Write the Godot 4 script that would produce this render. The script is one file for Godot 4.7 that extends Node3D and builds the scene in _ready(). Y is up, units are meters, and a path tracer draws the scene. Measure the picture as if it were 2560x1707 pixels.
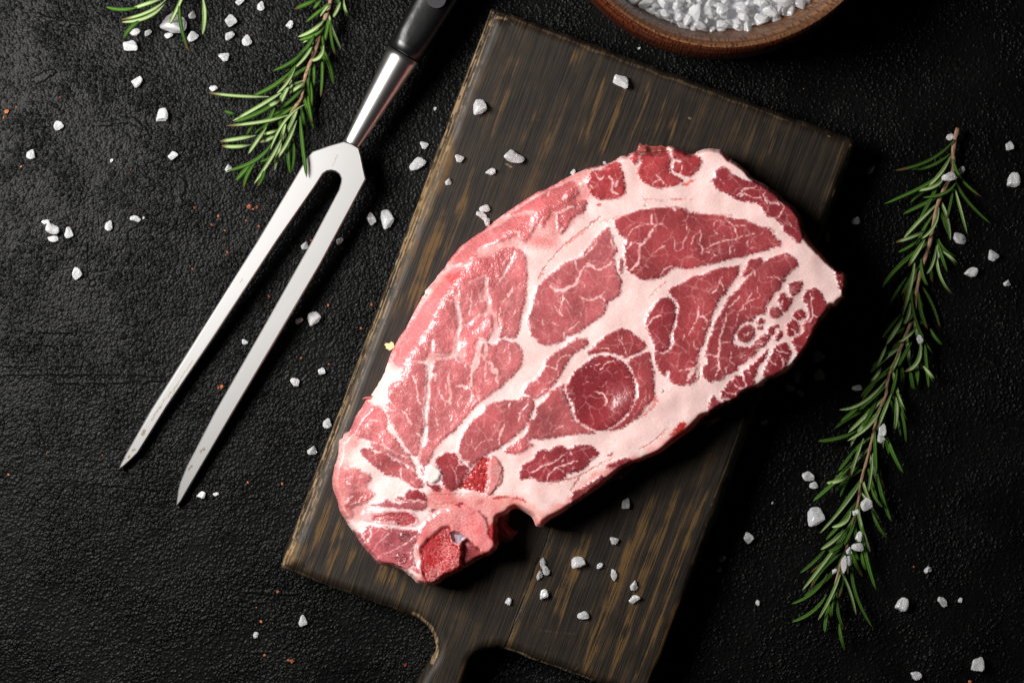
extends Node3D

# ---- the photograph's frame: 2560 x 1707 px over a table 0.42 m wide, seen straight down ----
const K := 0.42 / 2560.0
const EYE := 0.75
const BOARD_TOP := 0.018
# origins and magnification of the detail views in which outlines were measured
const VIEWS := {
	"A": [820, 740, 5.2267], "B": [820, 960, 5.2267], "C": [820, 1180, 5.2267], "D": [1000, 560, 5.2267], "E": [1150, 340, 5.2267],
	"F": [1500, 340, 5.2267], "G": [1300, 580, 5.2267], "H": [1700, 560, 5.2267], "I": [1700, 780, 5.2267], "J": [1300, 800, 5.2267],
	"K": [1220, 1060, 5.2267], "L": [1040, 880, 5.2267], "T": [1480, 340, 2.8], "U": [800, 340, 2.8], "S": [0, 0, 2.45], "R": [500, 0, 2.45],
	"P": [1900, 280, 2.177], "Q": [1900, 980, 2.156], "V": [0, 600, 2.24], "W": [600, 1200, 3.093], "X": [1150, 1200, 3.093], "Y": [1140, 0, 2.138], "Z": [0, 0, 1.0],
}
var rng := RandomNumberGenerator.new()
var taken := {}

func at(px: float, py: float, h: float) -> Vector3:
	var f := K * (EYE - h) / EYE
	return Vector3((px - 1280.0) * f, h, (py - 853.5) * f)

func pts(s: String) -> PackedVector2Array:
	var out := PackedVector2Array()
	var v: Array = VIEWS["Z"]
	var half := NAN
	for t in s.split(" ", false):
		if VIEWS.has(t):
			v = VIEWS[t]
		elif is_nan(half):
			half = t.to_float()
		else:
			out.append(Vector2(v[0] + half / v[2], v[1] + t.to_float() / v[2]))
			half = NAN
	return out

func numbered(called: String) -> String:
	var n: int = taken.get(called, 0)
	taken[called] = n + 1
	return called if n == 0 else "%s_%03d" % [called, n]

func thing(called: String, label: String, category: String, where := Vector3.ZERO, group := "") -> Node3D:
	var o := Node3D.new()
	o.name = numbered(called)
	add_child(o, true)
	o.position = where
	tag(o, label, category, group)
	return o

func tag(o: Node, label: String, category: String, group := "", kind := "") -> void:
	o.set_meta("label", label)
	if category:
		o.set_meta("category", category)
	if group:
		o.set_meta("group", group)
	if kind:
		o.set_meta("kind", kind)

func put(called: String, m: Mesh, mat: Material, parent: Node = self, where := Vector3.ZERO) -> MeshInstance3D:
	var o := MeshInstance3D.new()
	if parent == self:
		o.name = numbered(called)
	else:
		var n := 0
		for c in parent.get_children():
			if c.get_meta("stem", "") == called:
				n += 1
		o.name = called if n == 0 else "%s_%03d" % [called, n]
		o.set_meta("stem", called)
	o.mesh = m
	o.position = where
	if mat:
		o.material_override = mat
	parent.add_child(o, true)
	return o

func start() -> SurfaceTool:
	var st := SurfaceTool.new()
	st.begin(Mesh.PRIMITIVE_TRIANGLES)
	return st

func noise(kind: int, freq: float, sd: int, octaves := 1) -> FastNoiseLite:
	var n := FastNoiseLite.new()
	n.noise_type = kind as FastNoiseLite.NoiseType
	n.frequency = freq
	n.seed = sd
	if octaves > 1:
		n.fractal_type = FastNoiseLite.FRACTAL_FBM
		n.fractal_octaves = octaves
	else:
		n.fractal_type = FastNoiseLite.FRACTAL_NONE
	return n

func lin(r: float, g: float, b: float) -> Color:   # 0..255 display values to linear
	return Color(r / 255.0, g / 255.0, b / 255.0).srgb_to_linear()

func smooth(a: float, b: float, x: float) -> float:
	var t := clampf((x - a) / (b - a), 0.0, 1.0)
	return t * t * (3.0 - 2.0 * t)

# closed Catmull-Rom through the points, with a little organic wobble
func curve_closed(p: PackedVector2Array, steps: int, wobble := 0.0, sd := 1) -> PackedVector2Array:
	var out := PackedVector2Array()
	var n := p.size()
	var nz := noise(FastNoiseLite.TYPE_SIMPLEX, 0.06, sd, 2)
	for i in n:
		var a := p[(i + n - 1) % n]
		var b := p[i]
		var c := p[(i + 1) % n]
		var d := p[(i + 2) % n]
		for k in steps:
			var q := b.cubic_interpolate(c, a, d, float(k) / steps)
			if wobble > 0.0:
				q += Vector2(nz.get_noise_2d(q.x, q.y), nz.get_noise_2d(q.x + 500.0, q.y)) * wobble
			out.append(q)
	return out

func curve_open(p: PackedVector2Array, steps: int) -> PackedVector2Array:
	var out := PackedVector2Array()
	var n := p.size()
	for i in n - 1:
		var a := p[maxi(i - 1, 0)]
		var d := p[mini(i + 2, n - 1)]
		for k in steps:
			out.append(p[i].cubic_interpolate(p[i + 1], a, d, float(k) / steps))
	out.append(p[n - 1])
	return out

# fills a polygon into an image, row by row
func fill(im: Image, poly: PackedVector2Array, off: Vector2, s: float, c: Color) -> void:
	var n := poly.size()
	var lo := 1e9
	var hi := -1e9
	for q in poly:
		lo = minf(lo, q.y)
		hi = maxf(hi, q.y)
	var y0 := maxi(0, int((lo - off.y) * s))
	var y1 := mini(im.get_height() - 1, int((hi - off.y) * s) + 1)
	for y in range(y0, y1 + 1):
		var yy := (y + 0.5) / s + off.y
		var xs := PackedFloat32Array()
		var a := poly[n - 1]
		for b in poly:
			if (a.y > yy) != (b.y > yy):
				xs.append(a.x + (b.x - a.x) * (yy - a.y) / (b.y - a.y))
			a = b
		xs.sort()
		for k in range(0, xs.size() - 1, 2):
			var x0 := int(round((xs[k] - off.x) * s))
			var x1 := int(round((xs[k + 1] - off.x) * s))
			if x1 > x0:
				im.fill_rect(Rect2i(x0, y, x1 - x0, 1), c)

# a stroke of varying width
func stroke(im: Image, line: PackedVector2Array, width: float, off: Vector2, s: float, c: Color, sd: int, taper := true, waves := 0.05) -> void:
	var nz := noise(FastNoiseLite.TYPE_SIMPLEX, waves, sd, 2)
	var total := 0.0
	for i in line.size() - 1:
		total += line[i].distance_to(line[i + 1])
	var run := 0.0
	for i in line.size() - 1:
		var a := line[i]
		var b := line[i + 1]
		var l := a.distance_to(b)
		var m := maxi(1, int(l * s / 1.2))
		for k in m:
			var q := a.lerp(b, float(k) / m)
			var t := (run + l * k / m) / total
			q += Vector2(nz.get_noise_2d(q.x, q.y + 300.0), nz.get_noise_2d(q.x + 900.0, q.y)) * minf(2.6, width * 0.6)
			var r := width * 0.5 * (1.0 + 0.75 * nz.get_noise_2d(q.x * 2.0, q.y * 2.0))
			if taper:
				r *= 0.4 + 0.6 * minf(1.0, 4.0 * minf(t + 0.06, 1.04 - t))
			r = maxf(r * s, 0.5)
			var cx := (q.x - off.x) * s
			var cy := (q.y - off.y) * s
			for y in range(int(cy - r), int(cy + r) + 1):
				var w := r * r - (y + 0.5 - cy) * (y + 0.5 - cy)
				if w > 0.0:
					w = sqrt(w)
					im.fill_rect(Rect2i(int(round(cx - w)), y, maxi(1, int(round(2.0 * w))), 1), c)
		run += l

func soften(im: Image, by: int) -> void:
	var w := im.get_width()
	var h := im.get_height()
	im.resize(maxi(2, w / by), maxi(2, h / by), Image.INTERPOLATE_TRILINEAR if by > 4 else Image.INTERPOLATE_BILINEAR)
	im.resize(w, h, Image.INTERPOLATE_CUBIC)

func blur(im: Image, by: int) -> void:
	soften(im, 2)
	soften(im, 3)
	for i in by:
		soften(im, 4)

func texture(im: Image) -> ImageTexture:
	return ImageTexture.create_from_image(im)

func float_image(d: PackedFloat32Array, w: int, h: int) -> Image:
	return Image.create_from_data(w, h, false, Image.FORMAT_RF, d.to_byte_array())

# A slab lying on `base`: the outline filled with a grid whose rim is snapped to the outline, raised to height(px, py, distance to the rim),
# with walls down to `base`. Outline in photograph pixels at height `plane`. Triangles go to the part that `part_of` names.
func slab(outline: PackedVector2Array, cell: float, base: float, plane: float, height: Callable, part_of: Callable, uv_off: Vector2, uv_size: Vector2) -> Dictionary:
	var lo := outline[0]
	var hi := outline[0]
	for q in outline:
		lo = lo.min(q)
		hi = hi.max(q)
	lo -= Vector2(cell, cell) * 1.5
	var nx := int((hi.x - lo.x) / cell) + 3
	var ny := int((hi.y - lo.y) / cell) + 3
	var inside := Image.create(nx, ny, false, Image.FORMAT_L8)
	fill(inside, outline, lo - Vector2(0.5, 0.5) * cell, 1.0 / cell, Color.WHITE)
	var isin := inside.get_data()
	# nearest outline point for every grid point, by propagation
	var ring := PackedVector2Array()
	for i in outline.size():
		var a := outline[i]
		var b := outline[(i + 1) % outline.size()]
		var m := maxi(1, int(a.distance_to(b) / (cell * 0.4)))
		for k in m:
			ring.append(a.lerp(b, float(k) / m))
	var near := PackedInt32Array()
	near.resize(nx * ny)
	near.fill(-1)
	for i in ring.size():
		var g := (ring[i] - lo) / cell
		for dy in 2:
			for dx in 2:
				var c := (int(g.y) + dy) * nx + int(g.x) + dx
				if near[c] < 0 or ring[i].distance_squared_to(lo + Vector2(int(g.x) + dx, int(g.y) + dy) * cell) < ring[near[c]].distance_squared_to(lo + Vector2(int(g.x) + dx, int(g.y) + dy) * cell):
					near[c] = i
	for pass_ in 4:
		var fx := pass_ % 2 == 0
		var fy := pass_ < 2
		var around := [-1 if fx else 1, -nx if fy else nx, (-nx if fy else nx) + (-1 if fx else 1)]
		for yy in range(1, ny - 1):
			var y := yy if fy else ny - 1 - yy
			for xx in range(1, nx - 1):
				var x := xx if fx else nx - 1 - xx
				var c := y * nx + x
				var here := lo + Vector2(x, y) * cell
				var best := near[c]
				var bd := 1e12 if best < 0 else ring[best].distance_squared_to(here)
				for o in around:
					var t: int = near[c + o]
					if t >= 0:
						var d := ring[t].distance_squared_to(here)
						if d < bd:
							bd = d
							best = t
				near[c] = best
	var used := PackedByteArray()
	used.resize(nx * ny)
	for y in ny - 1:
		for x in nx - 1:
			var c := y * nx + x
			if isin[c] or isin[c + 1] or isin[c + nx] or isin[c + nx + 1]:
				used[c] = 1
	var metre := K * (EYE - plane) / EYE
	var slot := PackedInt32Array()
	slot.resize(nx * ny)
	slot.fill(-1)
	var pos := PackedVector3Array()
	var uv := PackedVector2Array()
	var flat := PackedVector2Array()
	for y in range(1, ny):
		for x in range(1, nx):
			var c := y * nx + x
			if used[c] or used[c - 1] or used[c - nx] or used[c - nx - 1]:
				var q := lo + Vector2(x, y) * cell
				var d := 0.0
				if isin[c]:
					d = ring[near[c]].distance_to(q)
					if d < cell * 0.35:
						q = ring[near[c]]
						d = 0.0
				else:
					q = ring[near[c]]
				slot[c] = pos.size()
				var h: float = base + height.call(q.x, q.y, d)
				var w := at(q.x, q.y, h)
				pos.append(Vector3(w.x, h, w.z))
				uv.append((Vector2(w.x, w.z) / metre + Vector2(1280, 853.5) - uv_off) / uv_size)   # metres along the slab's plane
				flat.append(q)
	var nor := PackedVector3Array()
	nor.resize(pos.size())
	var parts := {}
	var edges := {}
	for y in ny - 1:
		for x in nx - 1:
			var c := y * nx + x
			if not used[c]:
				continue
			var v := [slot[c], slot[c + 1], slot[c + nx + 1], slot[c + nx]]
			var rim: bool = not (isin[c] and isin[c + 1] and isin[c + nx] and isin[c + nx + 1])
			for t in [[v[0], v[1], v[2]], [v[0], v[2], v[3]]]:
				var n: Vector3 = (pos[t[2]] - pos[t[0]]).cross(pos[t[1]] - pos[t[0]])
				if n.y < 1e-13:
					continue
				for k in 3:
					nor[t[k]] += n
				var mid: Vector2 = (flat[t[0]] + flat[t[1]] + flat[t[2]]) / 3.0
				var p: int = part_of.call(mid.x, mid.y)
				if not parts.has(p):
					parts[p] = PackedInt32Array()
				parts[p].append_array(PackedInt32Array(t))
				if rim:
					for k in 3:
						var e := Vector2i(t[k], t[(k + 1) % 3])
						var back := Vector2i(e.y, e.x)
						if edges.has(back):
							edges.erase(back)
						else:
							edges[e] = p
	# triangles beside rim cells close their inner edges
	for y in ny - 1:
		for x in nx - 1:
			var c := y * nx + x
			if used[c] and isin[c] and isin[c + 1] and isin[c + nx] and isin[c + nx + 1]:
				var v := [slot[c], slot[c + 1], slot[c + nx + 1], slot[c + nx]]
				for k in 4:
					edges.erase(Vector2i(v[(k + 1) % 4], v[k]))
	for e in edges:
		var p: int = edges[e]
		var a: Vector3 = pos[e.x]
		var b: Vector3 = pos[e.y]
		var out := (b - a).cross(Vector3.UP).normalized() * -1.0
		var s := pos.size()
		pos.append_array(PackedVector3Array([a, b, Vector3(a.x, base, a.z), Vector3(b.x, base, b.z)]))
		uv.append_array(PackedVector2Array([uv[e.x], uv[e.y], uv[e.x] + Vector2(0.012, 0.006), uv[e.y] + Vector2(0.012, 0.006)]))
		nor.append_array(PackedVector3Array([out, out, out, out]))
		parts[p].append_array(PackedInt32Array([s, s + 2, s + 1, s + 1, s + 2, s + 3]))
	for i in nor.size():
		nor[i] = nor[i].normalized()
	var meshes := {}
	var turn := PackedInt32Array()
	turn.resize(pos.size())
	for p in parts:
		turn.fill(-1)
		var vp := PackedVector3Array()
		var vn := PackedVector3Array()
		var vu := PackedVector2Array()
		var ix := PackedInt32Array()
		for i in parts[p]:
			if turn[i] < 0:
				turn[i] = vp.size()
				vp.append(pos[i])
				vn.append(nor[i])
				vu.append(uv[i])
			ix.append(turn[i])
		var arr := []
		arr.resize(Mesh.ARRAY_MAX)
		arr[Mesh.ARRAY_VERTEX] = vp
		arr[Mesh.ARRAY_NORMAL] = vn
		arr[Mesh.ARRAY_TEX_UV] = vu
		arr[Mesh.ARRAY_INDEX] = ix
		var m := ArrayMesh.new()
		m.add_surface_from_arrays(Mesh.PRIMITIVE_TRIANGLES, arr)
		meshes[p] = m
	return meshes

# a tube or bar swept along points: at each point a closed section of 2-D offsets (across, up), in metres
func sweep(path: PackedVector3Array, sections: Array, colors: Array = [], up := Vector3.UP) -> ArrayMesh:
	var st := start()
	st.set_smooth_group(0)
	var n: int = sections[0].size()
	for i in path.size():
		var dir := (path[mini(i + 1, path.size() - 1)] - path[maxi(i - 1, 0)]).normalized()
		var across := dir.cross(up).normalized()
		var over := across.cross(dir).normalized()
		for j in n + 1:
			var o: Vector2 = sections[i][j % n]
			if colors:
				st.set_color(colors[i][j % n] if colors[0] is Array else colors[j % n])
			st.set_uv(Vector2(float(j) / n, float(i) / (path.size() - 1)))
			st.add_vertex(path[i] + across * o.x + over * o.y)
	for i in path.size() - 1:
		for j in n:
			var a := i * (n + 1) + j
			var b := a + n + 1
			st.add_index(a)
			st.add_index(a + 1)
			st.add_index(b)
			st.add_index(a + 1)
			st.add_index(b + 1)
			st.add_index(b)
	for e in 2:
		var s := 0 if e == 0 else (path.size() - 1) * (n + 1)
		for j in range(1, n - 1):
			st.add_index(s)
			st.add_index(s + (j + 1 if e == 0 else j))
			st.add_index(s + (j if e == 0 else j + 1))
	st.generate_normals()
	return st.commit()

func _ready() -> void:
	rng.seed = 7
	var cam := Camera3D.new()
	cam.name = "camera"
	add_child(cam)
	cam.position = Vector3(0, EYE, 0)
	cam.rotation_degrees = Vector3(-90, 0, 0)
	cam.fov = rad_to_deg(2.0 * atan(853.5 * K / EYE))
	cam.near = 0.05
	cam.far = 10.0
	cam.current = true
	var env := Environment.new()
	env.background_mode = Environment.BG_COLOR
	env.background_color = Color(0.03, 0.03, 0.032)
	env.tonemap_mode = Environment.TONE_MAPPER_LINEAR
	env.tonemap_exposure = 1.6
	env.sdfgi_enabled = true
	env.ssao_enabled = true
	env.ssil_enabled = true
	var we := WorldEnvironment.new()
	we.name = "environment"
	we.environment = env
	add_child(we)
	# one soft window-like lamp to the upper left of the frame
	var key := AreaLight3D.new()
	key.name = "softbox"
	add_child(key)
	key.look_at_from_position(Vector3(-0.42, 0.455, -0.16), Vector3(-0.02, 0.0, 0.0), Vector3(0, 0, -1))
	key.area_size = Vector2(0.26, 0.26)
	key.light_energy = 0.5
	key.light_color = Color(1.0, 0.99, 0.98)
	key.shadow_enabled = true
	key.area_range = 3.0
	build_table()
	build_board()
	build_steak()
	build_fork()
	build_bowl()
	build_rosemary()
	build_salt()
	build_crumbs()

# ------------------------------------------------------------------ the table
func build_table() -> void:
	var n := 2048
	var a := noise(FastNoiseLite.TYPE_SIMPLEX, 0.17, 11, 3).get_image(n, n, false, false, true).get_data()      # grains
	var b := noise(FastNoiseLite.TYPE_SIMPLEX_SMOOTH, 0.006, 12, 4).get_image(n, n, false, false, true).get_data()    # where it is rough
	var cn := noise(FastNoiseLite.TYPE_CELLULAR, 0.17, 13)
	cn.cellular_return_type = FastNoiseLite.RETURN_DISTANCE
	cn.domain_warp_enabled = true
	cn.domain_warp_amplitude = 5.0
	cn.domain_warp_frequency = 0.05
	var c := cn.get_image(n, n, false, false, true).get_data()
	cn.cellular_return_type = FastNoiseLite.RETURN_CELL_VALUE
	var cv := cn.get_image(n, n, false, false, true).get_data()   # each grain's own height
	var si := noise(FastNoiseLite.TYPE_SIMPLEX_SMOOTH, 0.02, 14, 3).get_image(n / 16, n, false, false, true)                    # trowel strokes
	si.resize(n, n, Image.INTERPOLATE_CUBIC)
	var s := si.get_data()
	# trowel ridges and smears where the photograph shows them
	var ridge := Image.create(n, n, false, Image.FORMAT_L8)
	var k := K / 0.44 * n
	var corner := Vector2(1280, 853.5) - Vector2(0.5, 0.5) * n / k
	var smears := [["V 0 750 350 745 700 750 900 765", 7.0], ["V 0 700 300 706 600 692", 5.0], ["V 300 800 600 796 940 782", 6.0], ["V 60 500 250 512 420 520", 5.0], ["V 60 590 300 580 560 600", 4.0], ["V 195 950 205 1060 210 1150", 6.0], ["V 480 0 482 160 486 300", 5.0], ["V 200 60 205 300", 5.0], ["V 700 1180 780 1160", 8.0],
		["S 870 1080 900 1120 930 1160", 16.0], ["S 1110 1100 1104 1180 1096 1260", 16.0], ["S 230 90 350 130 520 150", 9.0], ["S 620 760 800 740 900 820", 14.0], ["S 200 490 330 440", 14.0], ["S 1080 780 1085 900", 7.0], ["W 0 860 250 870 420 880", 6.0], ["W 0 930 200 950", 5.0], ["W 90 1330 300 1350", 5.0], ["V 300 1330 620 1370 900 1400", 5.0]]
	for i in smears.size():
		stroke(ridge, curve_open(pts(smears[i][0]), 8), smears[i][1], corner, k, Color.WHITE, 900 + i, true, 0.02)
	soften(ridge, 4)
	var rg := ridge.get_data()
	var hd := PackedFloat32Array()
	hd.resize(n * n)
	for i in n * n:
		var r := clampf((b[i] - 40) / 110.0, 0.55, 1.0)
		hd[i] = (a[i] * 0.0021 + pow((255 - c[i]) / 255.0, 1.4) * (0.12 + 1.05 * pow(cv[i] / 255.0, 2.0))) * r * (1.0 - rg[i] / 400.0) + rg[i] * 0.0028 + b[i] * 0.0026 + s[i] * 0.0006 * (1.2 - r)
	var m := StandardMaterial3D.new()
	m.resource_name = "black_plaster"
	var ai := noise(FastNoiseLite.TYPE_SIMPLEX_SMOOTH, 0.012, 15, 4).get_image(n / 2, n / 2, false, false, true).get_data()
	var di := noise(FastNoiseLite.TYPE_SIMPLEX, 0.42, 16, 2).get_image(n / 2, n / 2, false, false, true).get_data()     # salt dust
	var dk := noise(FastNoiseLite.TYPE_SIMPLEX_SMOOTH, 0.01, 17, 3).get_image(n / 2, n / 2, false, false, true).get_data()   # where the dust lies
	var ad := PackedByteArray()
	ad.resize(n * n / 4)
	for i in n * n / 4:
		var v := 6.0 + ai[i] * 0.040
		if di[i] > 214 and dk[i] > 120:
			v += (di[i] - 214) * (dk[i] - 120) * 0.028
		ad[i] = clampi(int(v), 0, 170)
	m.albedo_texture = texture(Image.create_from_data(n / 2, n / 2, false, Image.FORMAT_L8, ad))
	m.roughness = 0.38
	m.metallic_specular = 0.20
	m.heightmap_enabled = true
	m.heightmap_texture = texture(float_image(hd, n, n))
	m.heightmap_scale = 0.064
	m.uv1_scale = Vector3(1, 1, 1)
	var st := start()
	var side := 0.44
	for q in [[-1, -1], [1, -1], [1, 1], [-1, -1], [1, 1], [-1, 1]]:
		st.set_uv(Vector2(q[0] * 0.9 / side, q[1] * 0.7 / side) + Vector2(0.5, 0.5))
		st.set_normal(Vector3.UP)
		st.add_vertex(Vector3(q[0] * 0.9, 0.0, q[1] * 0.7))
	var t := put("table_surface", st.commit(), m)
	tag(t, "black rough plastered table surface under everything", "table", "", "structure")

# ------------------------------------------------------------------ the board
func build_board() -> void:
	var o := pts("Z 1228 18 2146 352 1618 1752 1500 1709 1262 1622 1215 1622 1180 1648 1166 1700 1120 1830 1085 1900 990 1870 1000 1800 1042 1707 1076 1660 1092 1625 1086 1586 1062 1556 1030 1540 990 1524 697 1418")
	var corner := o
	# round the corners slightly by subdividing straight sides, with a little wear
	var line := PackedVector2Array()
	var nz := noise(FastNoiseLite.TYPE_SIMPLEX, 0.02, 31, 3)
	for i in corner.size():
		var p := corner[i]
		var q := corner[(i + 1) % corner.size()]
		var m := maxi(1, int(p.distance_to(q) / 8.0))
		for k in m:
			var w := p.lerp(q, float(k) / m)
			line.append(w + Vector2(nz.get_noise_2d(w.x, w.y), nz.get_noise_2d(w.y, w.x)) * 4.0)
	# outline smoothing
	for r in 2:
		var soft := PackedVector2Array()
		for i in line.size():
			soft.append((line[i] * 2.0 + line[(i + 1) % line.size()] + line[(i + line.size() - 1) % line.size()]) / 4.0)
		line = soft
	# grain texture in the board's own axes: u across (0..1000), v along (0..2000)
	var w := 1000
	var h := 1900
	var along := Vector2(-0.3544, 0.9351)
	var across := Vector2(0.9351, 0.3544)
	var zero := Vector2(1228, 18)
	var col := Image.create(w, h, false, Image.FORMAT_RGB8)
	var gi := noise(FastNoiseLite.TYPE_SIMPLEX_SMOOTH, 0.022, 32, 4).get_image(w, h / 50, false, false, true)      # broad streaks
	gi.resize(w, h, Image.INTERPOLATE_CUBIC)
	var g := gi.get_data()
	var fi := noise(FastNoiseLite.TYPE_SIMPLEX, 0.17, 33, 4).get_image(w, h / 40, false, false, true)      # fine fibres
	fi.resize(w, h, Image.INTERPOLATE_CUBIC)
	var f := fi.get_data()
	var pi := noise(FastNoiseLite.TYPE_SIMPLEX, 0.22, 34, 2).get_image(w, h / 16, false, false, true)      # pores
	pi.resize(w, h, Image.INTERPOLATE_CUBIC)
	var pd := pi.get_data()
	var bl := noise(FastNoiseLite.TYPE_SIMPLEX_SMOOTH, 0.012, 35, 4).get_image(w, h, false, false, true).get_data()   # blotches in the stain
	var sp := noise(FastNoiseLite.TYPE_SIMPLEX, 0.2, 36, 2).get_image(w, h, false, false, true).get_data()
	# bare streaks measured on the photograph
	var bare := Image.create(w, h, false, Image.FORMAT_L8)
	var streaks := [
		["U 930 0 700 560 600 900 560 1050", 30.0], ["U 900 120 720 480 640 700", 44.0], ["U 860 560 760 860 680 1100 640 1250", 26.0], ["U 800 700 700 980 600 1240", 22.0],
		["U 1010 440 930 660 870 820", 20.0], ["U 1060 260 1020 420 1000 500", 14.0], ["U 560 1130 520 1240", 14.0],
		["X 735 310 640 620 520 870 440 1120 350 1300", 16.0], ["X 1000 400 900 620 800 880 765 1020", 34.0], ["X 990 520 900 740 830 930 760 1170", 5.0],
		["X 1480 160 1330 530 1200 820 1080 1130 960 1480", 26.0], ["X 1680 60 1580 360 1450 650 1340 1000 1200 1400 1140 1560", 20.0], ["X 1560 480 1420 820", 10.0],
		["X 1790 150 1640 540 1500 900 1330 1350", 8.0], ["X 1910 100 1800 360 1690 640 1560 1060 1420 1400 1330 1568", 12.0], ["X 1700 900 1600 1180 1500 1450 1430 1568", 10.0],
		["Y 640 270 615 360", 12.0], ["Y 800 380 740 600 680 800", 9.0], ["Y 900 480 820 700 760 840", 14.0], ["Y 1040 430 990 600 930 760", 8.0], ["Y 1190 560 1150 720", 12.0],
		["Y 330 320 250 560 180 760", 9.0], ["Y 420 600 340 800", 8.0], ["Y 520 620 480 760", 8.0], ["Y 700 620 640 800", 7.0], ["Y 1110 560 1060 720", 9.0], ["Y 1700 690 1690 820", 6.0],
		["W 460 470 430 570 400 640", 34.0], ["W 700 130 640 320 560 560 540 680", 16.0], ["W 780 340 720 560 690 700", 22.0], ["W 880 520 830 680 800 740", 13.0], ["W 1110 680 1090 780", 26.0],
		["W 1190 700 1160 860", 22.0], ["W 1280 760 1240 910", 10.0], ["W 600 120 560 260", 10.0], ["W 1430 900 1410 1030", 6.0], ["W 2165 1000 2090 1230", 12.0],
	]
	var at_board := func(q: Vector2) -> Vector2:
		return Vector2((q - zero).dot(across), (q - zero).dot(along))
	var sd := 1
	for s in streaks:
		var l := PackedVector2Array()
		for q in pts(s[0]):
			l.append(at_board.call(q))
		sd += 1
		stroke(bare, curve_open(l, 8), s[1] * 0.82, Vector2(0, 0), 1.0, Color.WHITE, sd)
	bare.resize(w / 4, h / 30, Image.INTERPOLATE_TRILINEAR)
	bare.resize(w, h, Image.INTERPOLATE_CUBIC)
	# worn rims: the stain has rubbed off along the edges
	var worn := Image.create(w, h, false, Image.FORMAT_L8)
	var wear := [["Z 1226 22 1168 180 1078 420 958 740 858 1000 758 1270 698 1412", 5.0, 0.9], ["Z 1233 24 1176 180 1086 420 966 740 866 1000 766 1270 706 1412", 4.0, 0.8], ["Z 1243 26 1186 180 1096 420 976 740 876 1000 776 1270 714 1412", 4.0, 0.75], ["Z 1250 40 1196 180 1106 420 986 740 886 1000 786 1270 724 1412", 3.0, 0.45], ["Z 1228 60 1232 46 1262 44", 9.0],
		["Z 2040 318 2090 340 2132 362 2100 460 2060 560", 9.0, 0.8], ["Z 1250 30 1500 130 1800 240 2130 352", 6.0, 0.35], ["Z 700 1418 760 1442 840 1476 1000 1530", 8.0, 0.4],
		["Z 1030 1536 1064 1554 1088 1590 1092 1625 1078 1660", 9.0], ["W 2050 1330 2160 1340", 5.0], ["X 620 1160 760 1180 900 1192", 1.8, 0.35], ["X 672 1280 650 1370", 2.0, 0.5], ["X 925 1430 895 1475", 2.6, 0.6], ["Y 330 640 460 642 560 636", 1.6, 0.25], ["Y 1010 700 1060 640", 1.6, 0.25], ["Z 1262 1622 1480 1704", 5.0], ["Z 2110 380 1990 700 1800 1210 1640 1690", 3.0, 0.4]]
	for s in wear:
		var l := PackedVector2Array()
		for q in pts(s[0]):
			l.append(at_board.call(q))
		sd += 1
		var strength: float = s[2] if s.size() > 2 else 1.0
		stroke(worn, curve_open(l, 8), s[1], Vector2.ZERO, 1.0, Color(strength, strength, strength), sd, false, 0.012)
	soften(worn, 3)
	var chip := Image.create(w, h, false, Image.FORMAT_L8)
	var cl := PackedVector2Array()
	for q in pts("A 735 630 780 605 850 600 855 660 830 700 770 690"):
		cl.append(at_board.call(q))
	fill(chip, curve_closed(cl, 4, 4.0, 9), Vector2.ZERO, 1.0, Color.WHITE)
	for q in pts("U 1310 200 1335 215 Y 1250 632"):
		var b: Vector2 = at_board.call(q)
		chip.fill_rect(Rect2i(int(b.x) - 4, int(b.y) - 2, 9, 5), Color(0.35, 0.35, 0.35))
	# the glued joint between the two planks
	var joint := Image.create(w, h, false, Image.FORMAT_L8)
	var jl := PackedVector2Array()
	for q in pts("Z 1386 1300 1324 1460 1263 1620"):
		jl.append(at_board.call(q))
	stroke(joint, curve_open(jl, 10), 3.0, Vector2.ZERO, 1.0, Color.WHITE, 12, false, 0.01)
	soften(joint, 2)
	var jd := joint.get_data()
	var bd := bare.get_data()
	var wd := worn.get_data()
	var cd := chip.get_data()
	var out := PackedByteArray()
	out.resize(w * h * 3)
	var hd := PackedFloat32Array()
	hd.resize(w * h)
	var rd := PackedByteArray()
	rd.resize(w * h)
	for i in w * h:
		var gg := g[i] / 255.0
		var ff := f[i] / 255.0
		var br := bl[i] / 255.0
		var t := bd[i] / 255.0 * clampf((ff * 1.2 + br * 0.8 + sp[i] * 0.0014 - 0.72) * 1.35, 0.0, 0.92)
		t = maxf(t, clampf((gg - 0.62) * 2.4, 0.0, 0.42) * clampf((ff + br - 0.8) * 2.0, 0.0, 1.0))
		if pd[i] > 205:
			t = maxf(t, (pd[i] - 205) / 50.0 * 0.6 * clampf((br - 0.4) * 4.0, 0.0, 1.0))
		var u := wd[i] / 255.0 * clampf((ff * 1.0 + br * 0.5 + sp[i] * 0.0012 - 0.5) * 1.9, 0.0, 1.0)
		var dark := 0.44 + 0.74 * ff + 0.40 * (gg - 0.4) + (br - 0.5) * 0.3
		var r := 40.0 * dark
		var gn := 31.0 * dark
		var bb := 22.0 * dark
		r += t * (94.0 - r)
		gn += t * (69.0 - gn)
		bb += t * (33.0 - bb)
		r += u * (142.0 - r)
		gn += u * (120.0 - gn)
		bb += u * (90.0 - bb)
		if sp[i] > 236 and br > 0.55:
			u = (sp[i] - 236) / 19.0 * 0.8
			r += u * (150.0 - r)
			gn += u * (136.0 - gn)
			bb += u * (112.0 - bb)
		if jd[i] > 0:
			var jt := 1.0 - 0.75 * jd[i] / 255.0
			r *= jt
			gn *= jt
			bb *= jt
		var c := cd[i] / 255.0
		r += c * (232.0 - r)
		gn += c * (205.0 - gn)
		bb += c * (150.0 - bb)
		out[i * 3] = int(r)
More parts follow.
